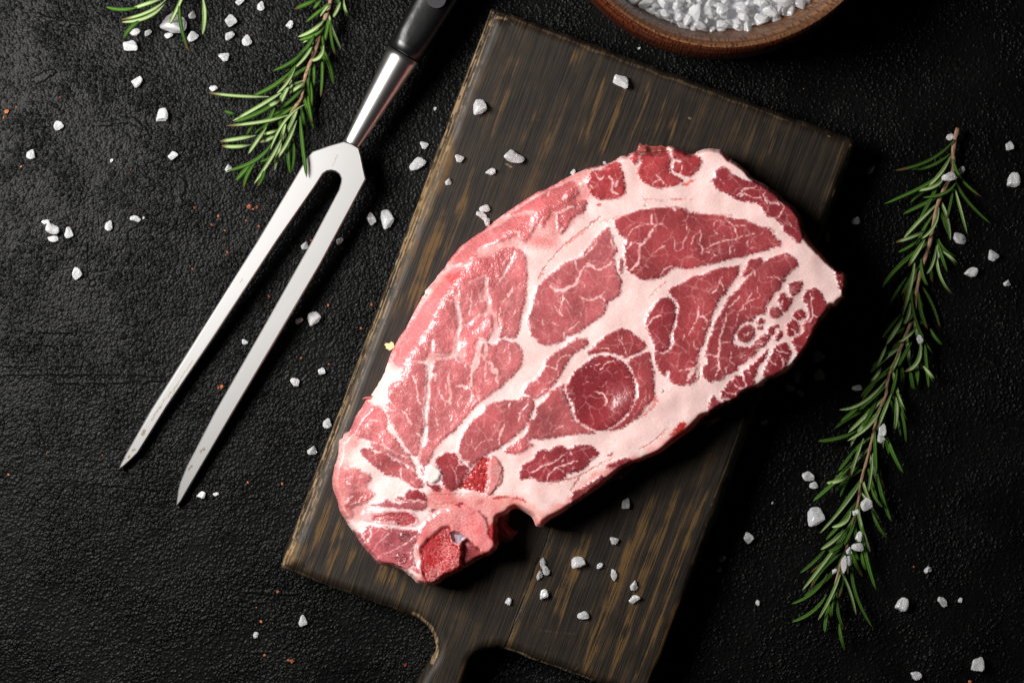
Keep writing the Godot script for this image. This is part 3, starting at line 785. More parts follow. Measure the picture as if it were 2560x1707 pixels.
func build_steak() -> void:
	var off := Vector2(SX, SY)
	var outline_raw := pts("A 1240 0 1205 110 1150 240 1040 390 940 530 870 640 820 750 780 870 740 990 690 1090 620 1210 565 1290 545 1335 500 1345 B 485 225 440 300 370 400 320 520 265 630 210 650 200 690 145 740 140 830 125 960 85 1070 60 1200 52 1300 75 1400 110 1490 C 130 420 160 520 230 640 300 740 365 830 420 930 490 1010 560 1090 625 1170 700 1215 860 1245 970 1290 1060 1350 1130 1410 1170 1450 1250 1470 1310 1485 1400 1470 1470 1440 1530 1390 1640 1340 1740 1280 1850 1220 1960 1150 2050 1105 2130 1080 2200 1010 2225 930 2215 860 2215 740 2215 640 2240 590 2340 545 K 330 1112 400 1115 490 1160 570 1210 600 1270 620 1330 680 1345 730 1335 760 1290 850 1230 960 1170 1080 1090 1210 1010 1330 930 1450 850 1560 750 1700 630 1790 570 1900 520 2080 450 2250 380 J 2060 1568 2200 1470 2330 1340 I 310 1375 400 1345 560 1240 690 1190 790 1145 830 1080 920 1040 1010 1010 1100 950 1180 890 1300 850 1400 790 1490 710 1530 660 1600 570 1690 450 1760 300 1840 170 1880 100 1950 20 H 1990 1080 2040 1090 2090 1020 2160 970 2180 850 2195 680 2140 630 2040 570 1950 500 1880 420 1790 320 1700 210 1660 130 T 1480 590 1430 510 1370 460 1290 390 1220 340 1130 290 1090 250 1020 190 960 150 F 1700 300 1600 190 1500 165 1400 165 1300 190 1200 230 1050 170 930 125 880 135 860 200 700 215 520 200 430 215 380 250 270 265 170 330 60 370 E 1829 385 1740 400 1640 430 1530 480 1440 520 1330 580 1220 640 1130 690 1020 730 860 830 690 940 590 1010 480 1090 380 1170 300 1240 200 1300 80 1390 D 784 300 720 380 640 470 590 560 520 640 450 730 380 820 325 880 320 930 275 1020 230 1130 150 1250 90 1330")
	var outline := curve_closed(outline_raw, 3, 1.2, 41)
	var col := Image.create(SW, SH, false, Image.FORMAT_RGB8)
	var idm := Image.create(SW, SH, false, Image.FORMAT_L8)
	var wet := Image.create(SW, SH, false, Image.FORMAT_L8)
	var meat := Image.create(SW, SH, false, Image.FORMAT_L8)
	var spongy := Image.create(SW, SH, false, Image.FORMAT_L8)
	var rise := Image.create(SW, SH, false, Image.FORMAT_L8)
	rise.fill(Color8(128, 128, 128))
	var fat := Color8(247, 207, 202)
	col.fill(fat)
	# the membrane side, rosier than the inner fat
	fill(col, curve_closed(pts("E 1560 540 1690 690 1730 770 1620 900 1450 1120 1300 1300 1230 1400 D 1560 300 1660 420 1680 640 1640 900 1600 1150 A 2150 520 1990 560 1880 900 1300 850 960 940 780 870 820 750 940 530 1040 390 D 0 1460 90 1330 275 1020 380 820 590 560 784 300 E 200 1300 590 1010 1020 730 1440 520 1740 400 1960 350"), 4, 8.0, 3), off, 1.0, Color8(224, 150, 146))
	fill(col, curve_closed(pts("B 485 225 300 620 260 690 150 740 60 1200 52 1300 110 1490 C 230 640 350 640 480 470 200 400 B 210 1200 330 1080 230 1060 330 800"), 4, 8.0, 4), off, 1.0, Color8(230, 160, 156))
	fill(col, curve_closed(pts("C 1180 830 1230 700 1330 600 1450 520 1300 470 1290 300 1500 250 1750 270 2050 300 2100 340 2352 420 2340 545 2240 590 2215 740 2215 860 2225 930 2200 1010 2130 1080 2040 1110 1740 1280 1470 1440 1310 1485 1250 1470 1170 1450 1130 1410 1210 1330 1190 1100 1150 1000"), 4, 6.0, 5), off, 1.0, Color8(222, 138, 134))
	fill(col, curve_closed(pts("K 0 960 150 900 330 950 480 1010 600 1060 680 1200 760 1290 680 1345 600 1270 490 1160 330 1112 200 1100 100 1000"), 4, 6.0, 6), off, 1.0, Color8(234, 164, 154))
	fill(col, curve_closed(pts("K 680 1345 620 1330 640 1240 760 1180 900 1060 1060 950 1240 800 1460 640 1640 560 1840 480 2060 400 2250 310 J 1960 1500 2120 1400 2280 1290 2352 1300 2200 1470 2060 1568 K 2250 380 1900 520 1560 750 1210 1010 850 1230"), 3, 5.0, 8), off, 1.0, Color8(234, 158, 150))
	soften(col, 20)
	var wetness := [0.30, 0.42, 0.25, 0.75, 1.0, 0.6, 0.1, 0.5, 0.5]
	# tones: the meat's own colour
	var tones := [Color8(161, 67, 71), Color8(180, 89, 92), Color8(144, 50, 56), Color8(205, 113, 115), Color8(205, 104, 106), Color8(178, 66, 70), Color8(116, 36, 38), Color8(178, 90, 96), Color8(218, 134, 132)]
	var list := muscle_table()
	var tn := noise(FastNoiseLite.TYPE_SIMPLEX, 0.9, 8)
	# the meat goes on over the rounded rim
	var before := col.duplicate() as Image
	for i in list.size():
		var grown := Geometry2D.offset_polygon(pts(list[i][0]), 16.0, Geometry2D.JOIN_ROUND)
		if grown.is_empty():
			continue
		var t: int = list[i][1]
		var q: int = int(wetness[t] * 255)
		fill(col, grown[0], off, 1.0, tones[t])
		fill(meat, grown[0], off, 1.0, Color.WHITE)
		fill(wet, grown[0], off, 1.0, Color8(q, q, q))
	var body := Image.create(SW, SH, false, Image.FORMAT_RGBA8)
	fill(body, outline, off, 1.0, Color.WHITE)
	before.convert(Image.FORMAT_RGBA8)
	col.convert(Image.FORMAT_RGBA8)
	col.blit_rect_mask(before, body, Rect2i(0, 0, SW, SH), Vector2i.ZERO)
	col.convert(Image.FORMAT_RGB8)
	var blank := Image.create(SW, SH, false, Image.FORMAT_L8)
	meat.blit_rect_mask(blank, body, Rect2i(0, 0, SW, SH), Vector2i.ZERO)
	wet.blit_rect_mask(blank, body, Rect2i(0, 0, SW, SH), Vector2i.ZERO)
	for i in list.size():
		var p := curve_closed(pts(list[i][0]), 6, 2.2, 50 + i)
		var t: int = list[i][1]
		var shift := tn.get_noise_1d(i * 7.0) * 0.05
		var c: Color = tones[t]
		c = c.lightened(shift) if shift > 0.0 else c.darkened(-shift)
		fill(col, p, off, 1.0, c)
		fill(idm, p, off, 1.0, Color8(i + 1, i + 1, i + 1))
		fill(meat, p, off, 1.0, Color.WHITE)
		var q: int = int(wetness[t] * 255)
		fill(wet, p, off, 1.0, Color8(q, q, q))
	# bones: 201 rib, 202 marrow of the rib, 203 vertebra, 204 its marrow, 205 cartilage, 206 small bone, 207 its marrow, 208 tendon
	var bones := [
		["C 445 530 480 500 620 505 850 495 1000 500 1120 540 1180 600 1160 680 1060 720 900 690 700 665 520 650 450 600", Color8(228, 166, 166), 201, 0.0, 134],
		["C 590 580 700 550 850 520 1000 530 1110 570 1140 640 1060 690 940 690 880 640 720 640 610 640", Color8(168, 62, 68), 202, 0.5, 126],
		["C 1180 830 1230 700 1330 600 1450 520 1600 480 1780 460 1920 490 2040 580 2090 700 2110 830 2200 960 2160 1060 2040 1110 1900 1180 1780 1250 1760 1280 1640 1340 1530 1390 1470 1430 1310 1480 1250 1400 1200 1330 1190 1100 1160 1000", Color8(220, 126, 126), 203, 0.0, 140],
		["C 1320 870 1450 750 1570 700 1610 790 1600 900 1680 960 1740 1060 1740 1180 1760 1280 1640 1340 1530 1390 1470 1430 1310 1480 1250 1400 1220 1200 1215 1000", Color8(176, 42, 46), 204, 0.5, 124],
		["C 1740 940 1830 890 1950 1000 2000 1060 2040 1110 1900 1180 1780 1250 1730 1160 1750 1060", Color8(150, 62, 64), 203, 0.0, 84],
		["C 1620 790 1720 800 1800 860 1770 890 1720 940 1680 930 1640 890", Color8(150, 156, 176), 205, 0.0, 105],
		["B 2100 970 2170 940 2260 1040 2290 1160 2250 1300 2150 1430 2070 1430 2090 1250", Color8(226, 142, 140), 206, 0.15, 140],
		["B 1730 1360 1760 1280 1830 1180 1900 1090 1980 1000 2050 960 2110 970 2090 1100 2080 1250 2060 1400 2000 1420 1850 1380", Color8(172, 50, 52), 207, 0.9, 122],
		["B 1260 1150 1300 1080 1380 1050 1440 1090 1475 1170 1450 1250 1380 1300 1300 1270", Color8(246, 228, 222), 208, 0.0, 146],
	]
	for b in bones:
		var p := curve_closed(pts(b[0]), 5, 3.0, 90 + int(b[2]))
		fill(col, p, off, 1.0, b[1])
		fill(idm, p, off, 1.0, Color8(b[2], b[2], b[2]))
		fill(meat, p, off, 1.0, Color.BLACK)
		var q: int = int(b[3] * 255)
		fill(spongy, p, off, 1.0, Color8(q, q, q))
		fill(rise, p, off, 1.0, Color8(b[4], b[4], b[4]))
		var damp := 60 if int(b[2]) in [208, 205] else 110
		fill(wet, p, off, 1.0, Color8(damp, damp, damp))
	# red stains and dark clefts
	var stains := [["J 1950 1540 2050 1380 2130 1330 2180 1350 2120 1450 2040 1568", Color8(186, 40, 36)], ["C 2100 720 2180 640 2215 700 2215 950 2150 900 2110 830", Color8(196, 50, 54)], ["F 1090 620 1240 560 1180 620 1110 650", Color8(226, 110, 104)],
		["D 600 680 680 640 840 600 860 640 760 700 700 770 620 740", Color8(206, 74, 74)], ["E 1790 900 1840 880 1830 910 1800 920", Color8(210, 50, 48)], ["J 1520 1340 1580 1290 1740 1150 1800 1010 1770 1000 1720 1120 1600 1260", Color8(222, 110, 104)], ["J 1840 945 1860 905 1880 905 1875 945", Color8(40, 10, 10)],
		["C 1650 430 1700 395 1760 400 1720 440", Color8(150, 24, 34)], ["C 1310 510 1400 480 1425 485 1370 505", Color8(50, 12, 14)], ["K 60 970 140 940 240 940 420 960 500 1020 380 980 200 965", Color8(176, 60, 56)], ["C 1910 380 1960 365 2050 370 2020 420 1930 430", Color8(206, 110, 108)], ["C 1930 480 2000 540 2060 620 2040 560", Color8(150, 50, 54)]]
	for s in stains:
		fill(col, curve_closed(pts(s[0]), 5, 3.0, 77), off, 1.0, s[1])
	var seam := Image.create(SW, SH, false, Image.FORMAT_L8)
	# thin seams in the fat: reddish lines that are real furrows
	var seams := [["E 1320 1480 1400 1400 1520 1310 1640 1220 1740 1130 1860 1050", 4.0], ["F 0 1130 120 1090 230 1060 400 1010", 2.5], ["F 590 820 800 840 1000 820 1240 820", 2.0], ["F 570 790 610 850 600 900 540 940", 2.0], ["G 250 620 300 500 420 350 560 200 800 30", 2.5], ["F 1180 1000 1300 1000 1500 1030 1760 1030", 2.0], ["F 2210 1180 2300 1270", 3.0], ["K 800 790 960 750 1180 690 1330 610 1500 510 1640 450", 3.0], ["K 1090 860 1180 730 1250 650", 4.0], ["K 1980 330 2130 250 2250 150 2340 60", 2.5], ["I 250 900 260 760 270 640", 4.0], ["K 0 960 100 850 160 700 200 560", 4.0], ["B 2080 1080 2080 1300 2050 1430", 3.0], ["C 1300 300 1500 300 1740 290 1880 300", 2.5], ["C 1400 420 1560 420 1700 410", 4.0], ["C 1420 1230 1440 1430", 5.0], ["J 1900 930 2000 920", 2.0], ["G 1700 850 1800 740 1950 640", 2.0], ["A 2240 150 2230 300 2260 420", 3.0], ["D 600 640 520 760 420 880 300 1040", 5.0]]
	for s in seams:
		stroke(col, curve_open(pts(s[0]), 6), s[1], off, 1.0, Color8(216, 138, 128), 300)
		stroke(seam, curve_open(pts(s[0]), 6), s[1], off, 1.0, Color.WHITE, 300)
	var vein := Image.create(SW, SH, false, Image.FORMAT_L8)
	var vt := vein_table()
	for i in vt.size():
		stroke(vein, curve_open(pts(vt[i][0]), 6), vt[i][1] * 0.9, off, 1.0, Color.WHITE, 400 + i)
	soften(col, 4)
	soften(vein, 3)
	soften(seam, 3)
	var md2 := seam.get_data()
	soften(meat, 3)
	soften(wet, 8)
	soften(spongy, 3)
	var cn := noise(FastNoiseLite.TYPE_CELLULAR, 0.030, 61)
	cn.cellular_return_type = FastNoiseLite.RETURN_DISTANCE2_SUB
	cn.domain_warp_enabled = true
	cn.domain_warp_amplitude = 22.0
	cn.domain_warp_frequency = 0.02
	cn.domain_warp_fractal_type = FastNoiseLite.DOMAIN_WARP_FRACTAL_PROGRESSIVE
	cn.domain_warp_fractal_octaves = 3
	var ce := cn.get_image(SW, SH, false, false, true).get_data()
	var pn := noise(FastNoiseLite.TYPE_SIMPLEX_SMOOTH, 0.016, 62, 3).get_image(SW, SH, false, false, true).get_data()
	var fn := noise(FastNoiseLite.TYPE_SIMPLEX, 0.11, 63, 3).get_image(SW, SH, false, false, true).get_data()
	var bn := noise(FastNoiseLite.TYPE_SIMPLEX_SMOOTH, 0.008, 64, 3).get_image(SW, SH, false, false, true).get_data()
	var sn := noise(FastNoiseLite.TYPE_SIMPLEX, 0.3, 65, 2).get_image(SW, SH, false, false, true).get_data()
	# muscle fibre: short wrinkles
	var wn := noise(FastNoiseLite.TYPE_SIMPLEX, 0.075, 66, 3)
	wn.fractal_type = FastNoiseLite.FRACTAL_RIDGED
	wn.domain_warp_enabled = true
	wn.domain_warp_amplitude = 14.0
	wn.domain_warp_frequency = 0.03
	var wr := wn.get_image(SW, SH, false, false, true).get_data()
	var spn := noise(FastNoiseLite.TYPE_SIMPLEX, 0.075, 67, 3)
	var sc := spn.get_image(SW, SH, false, false, true).get_data()
	var idd := idm.get_data()
	var cd := col.get_data()
	var plain_ := cd.duplicate()
	var vd := vein.get_data()
	var md := meat.get_data()
	var wd := wet.get_data()
	var sd := spongy.get_data()
	var hd := PackedFloat32Array()
	hd.resize(SW * SH)
	var rd := PackedByteArray()
	rd.resize(SW * SH)
	for i in SW * SH:
		# cut fibres fray the seams between lean and fat
		var from := clampi(i + int((fn[i] - 128) * 0.050) + SW * int((wr[i] - 128) * 0.030), 0, SW * SH - 1)
		var m := md[from] / 255.0
		var s := sd[i] / 255.0
		var v := vd[i] / 255.0 * clampf(0.75 + (pn[i] - 90) / 90.0, 0.62, 1.0)
		var f := fn[i] / 255.0
		# fine marbling
		var web := clampf(1.15 - ce[i] / (8.0 + 20.0 * pn[i] / 255.0), 0.0, 1.0) * (0.30 + 0.70 * clampf((pn[i] + fn[i] * 0.4 - 130) / 70.0, 0.0, 1.0)) * 0.5 * (1.0 - 0.5 * wd[i] / 255.0)
		var fleck := clampf((sn[i] - 196) / 40.0, 0.0, 1.0) * clampf((pn[i] - 90) / 90.0, 0.0, 1.0) * 0.30
		var a := maxf(v, maxf(web, fleck)) * m
		var k := 1.0 + m * ((f - 0.5) * 0.13 + (bn[i] - 128) / 255.0 * 0.26) + (1.0 - m) * ((f - 0.5) * 0.045 + (bn[i] - 128) / 255.0 * 0.05)
		k *= 1.0 + s * (sc[i] - 120) / 255.0 * 0.6
		k += (1.0 - m) * (wr[i] - 128) / 255.0 * 0.07
		var r := plain_[from * 3] * k
		var g := plain_[from * 3 + 1] * k
		var b := plain_[from * 3 + 2] * k
		if m < 0.5 and g < 178.0 and s < 0.5:   # the rosy skin is mottled: paler threads, redder spots
			var pale := smooth(0.48, 0.75, wr[i] / 255.0 * 0.5 + bn[i] / 510.0) * 0.55
			var red := smooth(0.50, 0.72, pn[i] / 255.0) * 0.5
			r += pale * (238.0 - r)
			g += pale * (200.0 - g) - red * (g - 92.0) * 0.6
			b += pale * (196.0 - b) - red * (b - 92.0) * 0.6
		if m < 0.5:   # blood tints patches of the fat
			var tint := (1.0 - m) * clampf((bn[i] - 150) / 90.0, 0.0, 1.0) * 0.5
			g *= 1.0 - 0.16 * tint
			b *= 1.0 - 0.16 * tint
		r += a * (238.0 - r)
		g += a * (186.0 - g)
		b += a * (182.0 - b)
		if s > 0.1:
			var q := s * clampf((sn[i] - 170) / 60.0, 0.0, 1.0)
			r += q * (228.0 - r) * 0.6
			g += q * (120.0 - g) * 0.6
			b += q * (114.0 - b) * 0.6
		cd[i * 3] = clampi(int(r), 0, 255)
		cd[i * 3 + 1] = clampi(int(g), 0, 255)
		cd[i * 3 + 2] = clampi(int(b), 0, 255)
		var w := wd[i] / 255.0
		hd[i] = (wr[i] / 255.0) * (0.03 + 0.40 * w * w) * maxf(m, w) - md2[i] / 255.0 * 0.35 + f * 0.06 + v * 0.16 + web * 0.10 + (1.0 - m) * (1.0 - s) * (bn[i] / 255.0 * 0.10 + f * 0.015) + s * sc[i] / 255.0 * 0.8
		if idd[i] > 200:   # bone and gristle are slick
			rd[i] = int(54 + 26 * f)
			continue
		rd[i] = int(60 + 26 * (1.0 - m) * (1.0 - w) + 40 * f - 10 * w)
	var m := StandardMaterial3D.new()
	m.resource_name = "raw_meat"
	m.albedo_texture = texture(Image.create_from_data(SW, SH, false, Image.FORMAT_RGB8, cd))
	m.roughness = 1.0
	m.roughness_texture = texture(Image.create_from_data(SW, SH, false, Image.FORMAT_L8, rd))
	m.roughness_texture_channel = BaseMaterial3D.TEXTURE_CHANNEL_RED
	m.metallic_specular = 0.55
	m.heightmap_enabled = true
	m.heightmap_texture = texture(float_image(hd, SW, SH))
	m.heightmap_scale = 0.05
	m.subsurf_scatter_enabled = true
	m.subsurf_scatter_strength = 0.2
	# relief
	var lump := meat.duplicate() as Image
	blur(lump, 3)
	blur(rise, 2)
	var ld := lump.get_data()
	var ud := rise.get_data()
	var iddata := idm.get_data()
	var low := noise(FastNoiseLite.TYPE_SIMPLEX_SMOOTH, 0.006, 71, 2)
	var mid := noise(FastNoiseLite.TYPE_SIMPLEX_SMOOTH, 0.03, 72, 2)
	var disk := pts("J 1060 950")[0]
	var glossy := pts("D 700 600")[0]
	var height := func(px: float, py: float, d: float) -> float:
		var i := clampi(int(py - SY), 0, SH - 1) * SW + clampi(int(px - SX), 0, SW - 1)
		var h := 0.0195 + 0.0011 * low.get_noise_2d(px, py)
		var l := ld[i] / 255.0
		h += 0.00045 * l + 0.00022 * mid.get_noise_2d(px, py) * (0.3 + 1.3 * wd[i] / 255.0)
		h += (ud[i] - 128) / 127.0 * 0.0085
		var e := Vector2(px, py).distance_to(disk) / 90.0
		if e < 1.0:
			h -= 0.0019 * (1.0 - e * e) * (1.0 - e * e)
		var big := 1.0 - smooth(220.0, 520.0, Vector2(px, py).distance_to(glossy))
		var r := 13.0 + 48.0 * big + 5.0 * mid.get_noise_2d(px * 0.2, py * 0.2)
		var t := clampf(1.0 - d / r, 0.0, 1.0)
		var low_rim := lerpf(0.62, 0.42, big)
		return h * (low_rim + (1.0 - low_rim) * (1.0 - pow(t, 2.3)))
	var which := func(px: float, py: float) -> int:
		return iddata[clampi(int(py - SY), 0, SH - 1) * SW + clampi(int(px - SX), 0, SW - 1)]
	var made := slab(outline, 3.0, BOARD_TOP, STEAK_PLANE, height, which, off, Vector2(SW, SH))
	var steak := thing("pork_neck_steak", "raw marbled pork neck steak with white fat and bone, lying on the dark board", "steak")
	var keys := made.keys()
	keys.sort()
	var called := {0: "fat", 201: "rib_bone", 203: "vertebra_bone", 205: "cartilage", 206: "small_bone", 208: "tendon"}
	var holders := {}
	for p in keys:
		if p in [202, 204, 207]:
			continue
		var node := put(called.get(p, "muscle"), made[p], m, steak)
		holders[p] = node
	for p in [[202, 201], [204, 203], [207, 206]]:
		if made.has(p[0]) and holders.has(p[1]):
			put("marrow", made[p[0]], m, holders[p[1]])
	# flaps of the lower side that peep out under the rim
	var flap_m := StandardMaterial3D.new()
	flap_m.resource_name = "thin_meat"
	flap_m.albedo_color = Color8(150, 62, 60)
	flap_m.roughness = 0.4
	var flat := func(px: float, py: float, d: float) -> float:
		return 0.003 + 0.004 * (1.0 - pow(clampf(1.0 - d / 14.0, 0.0, 1.0), 2.0)) + 0.0008 * mid.get_noise_2d(px, py)
	var one := func(_x: float, _y: float) -> int:
		return 0
	for f in ["K 1450 700 1600 620 1760 560 1900 500 2050 470 1960 540 1840 640 1790 710 1750 745 1690 730 1560 790 1450 850", "K 80 1150 250 1130 270 1200 250 1290 300 1370 385 1410 330 1480 290 1535 200 1550 100 1590 40 1500", "I 150 1420 330 1330 450 1340 545 1365 540 1400 480 1440 380 1500 300 1470 180 1560"]:
		var o := slab(curve_closed(pts(f), 4, 4.0, 5), 5.0, BOARD_TOP, 0.024, flat, one, off, Vector2(SW, SH))
		put("flap", o[0], flap_m, steak)
	var film := StandardMaterial3D.new()
	film.resource_name = "membrane"
	film.albedo_color = Color8(140, 70, 62)
	film.roughness = 0.35
	var thin := func(px: float, py: float, d: float) -> float:
		return 0.009 + 0.0015 * mid.get_noise_2d(px, py) + 0.004 * smooth(0.0, 20.0, d)
	var fo := slab(curve_closed(pts("F 380 250 430 210 500 180 515 95 560 110 640 125 800 130 880 150 900 240 700 260 520 260"), 3, 3.0, 6), 3.0, BOARD_TOP, 0.032, thin, one, off, Vector2(SW, SH))
	put("membrane", fo[0], film, steak)
	# small string of meat at the left rim
	var sp := PackedVector3Array()
	for q in curve_open(pts("A 600 1335 545 1330 490 1330 445 1348"), 4):
		sp.append(at(q.x, q.y, 0.030))
	var secs := []
	for i in sp.size():
		var r := 0.0011 * (1.0 - 0.85 * i / (sp.size() - 1.0))
		var ring := PackedVector2Array()
		for j in 7:
			ring.append(Vector2(cos(TAU * j / 7), sin(TAU * j / 7)) * r)
		secs.append(ring)
	put("shred", sweep(sp, secs), flap_m, steak)
	# two drops of meat juice
	var water := StandardMaterial3D.new()
	water.resource_name = "juice"
	water.albedo_color = Color(1, 0.9, 0.9, 0.03)
	water.roughness = 0.03
	water.refraction_enabled = true
	water.refraction_scale = 0.033
	for q in [["C 990 840", 0.0022], ["C 945 1120", 0.0024]]:
		var p := pts(q[0])[0]
		var st := start()
		st.set_smooth_group(0)
		var dome := SphereMesh.new()
		dome.radius = q[1]
		dome.height = q[1] * 1.0
		dome.radial_segments = 24
		dome.rings = 12
		var h: float = BOARD_TOP + height.call(p.x, p.y, 60.0)
		var w := at(p.x, p.y, STEAK_PLANE)
		put("droplet", dome, water, steak, Vector3(w.x, h + 0.0002, w.z))

# ------------------------------------------------------------------ the carving fork
func fork_height(q: Vector2) -> float:
	var tip := Vector2(370, 1216)
	return 0.0040 + 0.0100 * clampf((q - tip).dot(Vector2(0.46, -0.888)) / 900.0, -0.02, 1.1)

# joints: edges (as point pairs) where the plate runs on into its neighbour without a bevel
func plate(poly: PackedVector2Array, bevel: float, thick: float, joints: Array) -> ArrayMesh:
	var n := poly.size()
	var area := 0.0
	for i in n:
		area += poly[i].cross(poly[(i + 1) % n])
	if area < 0.0:
		poly.reverse()
	var inner := PackedVector2Array()
	for i in n:
		var a := (poly[i] - poly[(i + n - 1) % n]).normalized()
		var b := (poly[(i + 1) % n] - poly[i]).normalized()
		var na := Vector2(-a.y, a.x)
		var nb := Vector2(-b.y, b.x)
		var m := (na + nb).normalized()
		var q := poly[i] + m * bevel / maxf(0.45, m.dot(na))
		for j in joints:
			if poly[i].distance_to(j[0]) < 0.5:
				q = poly[i] + (j[1] - j[0]).normalized() * bevel
			elif poly[i].distance_to(j[1]) < 0.5:
				q = poly[i] + (j[0] - j[1]).normalized() * bevel
		inner.append(q)
	var st := start()
	st.set_smooth_group(-1)
	var tri := Geometry2D.triangulate_polygon(inner)
	var top := func(q: Vector2, d: float) -> Vector3:
		return at(q.x, q.y, fork_height(q) - d)
	for i in range(0, tri.size(), 3):
		var v := [inner[tri[i]], inner[tri[i + 1]], inner[tri[i + 2]]]
		if (v[1] - v[0]).cross(v[2] - v[0]) < 0.0:
			v.reverse()
		for q in v:
			var w: Vector3 = top.call(q, 0.0)
			st.set_uv(Vector2(w.x, w.z) / (K * 2048.0) + Vector2(0.625, 0.4167))
			st.add_vertex(w)
	for i in n:
		var j := (i + 1) % n
		var open := false
		for e in joints:
			if (poly[i].distance_to(e[0]) < 0.5 and poly[j].distance_to(e[1]) < 0.5) or (poly[i].distance_to(e[1]) < 0.5 and poly[j].distance_to(e[0]) < 0.5):
				open = true
		if open:
			continue
		var ring := [[inner[i], 0.0], [poly[i], 0.00035], [poly[i], thick]]
		var next := [[inner[j], 0.0], [poly[j], 0.00035], [poly[j], thick]]
		for k in 2:
			for c in [ring[k], next[k], ring[k + 1], next[k], next[k + 1], ring[k + 1]]:
				var w: Vector3 = top.call(c[0], c[1])
				var flat := at(c[0].x, c[0].y, fork_height(c[0]))
				st.set_uv(Vector2(flat.x, flat.z) / (K * 2048.0) + Vector2(0.625, 0.4167))
				st.add_vertex(Vector3(flat.x, w.y, flat.z))
	st.generate_normals()
	return st.commit()

func build_fork() -> void:
	var steel := StandardMaterial3D.new()
	steel.resource_name = "brushed_steel"
	steel.metallic = 1.0
	steel.albedo_color = Color(0.64, 0.635, 0.63)
	# old food stains near the points, where the photograph shows them
	var spots := Image.create(1024, 1024, false, Image.FORMAT_RGB8)
	spots.fill(Color(1, 1, 1))
	var sd := 3
	for s in [["V 800 1085 825 1060 815 1080 800 1090", 5.0], ["V 752 1180 772 1165", 5.0], ["V 728 1215 738 1205", 4.0], ["V 1130 1190 1152 1160 1140 1185", 5.0], ["V 1068 1285 1082 1262", 5.0], ["V 1020 1350 1030 1335", 3.0], ["V 690 1240 712 1215", 4.0], ["V 860 1010 940 890 1010 800", 2.5], ["V 970 880 1030 770 1100 670", 2.0], ["V 1365 240 1380 215", 1.5], ["V 995 1440 1003 1405", 4.0], ["R 830 1035 850 1000 862 970", 1.0]]:
		sd += 1
		stroke(spots, curve_open(pts(s[0]), 5), s[1], Vector2.ZERO, 1.0 / 2.0, Color(0.80, 0.75, 0.66), 300 + sd)
	steel.albedo_texture = texture(spots)
	steel.roughness = 0.46
	var fork := thing("carving_fork", "two-pronged steel carving fork with black riveted handle lying left of the board", "carving fork")
	var ja := pts("R 562 1120 702 1140")
	var jb := pts("R 850 1160 985 1150")
	put("head", plate(pts("R 562 1120 625 1012 650 974 668 946 690 925 790 890 880 864 930 880 972 906 985 960 1000 1030 1015 1095 1000 1124 985 1150 850 1160 862 1120 864 1096 852 1068 828 1050 802 1044 776 1048 752 1064 736 1088 702 1140"), 2.6, 0.0032, [ja, jb]), steel, fork)
	put("tine", plate(pts("R 562 1120 V 1440 4 1100 545 840 955 692 1215 672 1256 662 1286 700 1258 735 1226 770 1190 930 935 1185 560 1552 0 R 702 1140"), 2.6, 0.0032, [ja]), steel, fork)
	put("tine", plate(pts("R 850 1160 V 1748 0 1478 480 1200 965 1042 1270 1005 1360 990 1420 984 1494 1012 1462 1050 1395 1142 1240 1306 960 1555 540 1795 130 R 985 1150"), 2.6, 0.0032, [jb]), steel, fork)
	var bolster := steel.duplicate() as StandardMaterial3D
	bolster.roughness = 0.3
	bolster.albedo_texture = null
	bolster.albedo_color = Color(0.8, 0.79, 0.78)
	var a := pts("R 915 905")[0]
	var b := pts("R 1247 336")[0]
	var path := PackedVector3Array()
	var secs := []
	for i in 17:
		var t := i / 16.0
		var q := a.lerp(b, t)
		var r := lerpf(20.0, 44.5, pow(t, 0.9)) * K * 0.98
		path.append(at(q.x, q.y, lerpf(0.0115, 0.0155, t)))
		var ring := PackedVector2Array()
		for j in 28:
			ring.append(Vector2(cos(TAU * j / 28), sin(TAU * j / 28) * lerpf(0.62, 0.9, t)) * r)
		secs.append(ring)
	put("bolster", sweep(path, secs), bolster, fork)
	var black := StandardMaterial3D.new()
	black.resource_name = "black_plastic"
	black.albedo_color = Color(0.03, 0.03, 0.032)
	black.roughness = 0.33
	var scuff := NoiseTexture2D.new()
	scuff.noise = noise(FastNoiseLite.TYPE_SIMPLEX, 0.05, 82, 4)
	scuff.width = 256
	scuff.height = 256
	black.heightmap_enabled = true
	black.heightmap_texture = scuff
	black.heightmap_scale = 0.004
	var dir := (b - a).normalized()
	path = PackedVector3Array()
	secs = []
	for i in 26:
		var s := i * 24.0
		var q := b + dir * (s + 1.0)
		var r := (45.5 + 9.0 * smooth(0.0, 300.0, s) - 8.0 * smooth(380.0, 560.0, s)) * K * 0.98
		if i == 25:
			r *= 0.7
		path.append(at(q.x, q.y, 0.0155))
		var ring := PackedVector2Array()
		for j in 36:
			var c := cos(TAU * j / 36)
			var d := sin(TAU * j / 36)
			var e := lerpf(1.0, 0.62, smooth(0.0, 60.0, s))
			ring.append(Vector2(signf(c) * pow(absf(c), e), signf(d) * pow(absf(d), e) * 0.9) * r)
		secs.append(ring)
	put("handle", sweep(path, secs), black, fork)
	var disc := CylinderMesh.new()
	disc.top_radius = 23.5 * K
	disc.bottom_radius = 24.5 * K
	disc.height = 0.0016
	disc.radial_segments = 40
	var rv := at(1091, -3, 0.0232)
	var rm := steel.duplicate() as StandardMaterial3D
	rm.albedo_texture = null
	rm.albedo_color = Color(0.28, 0.28, 0.29)
	rm.roughness = 0.5
	put("rivet", disc, rm, fork, rv)

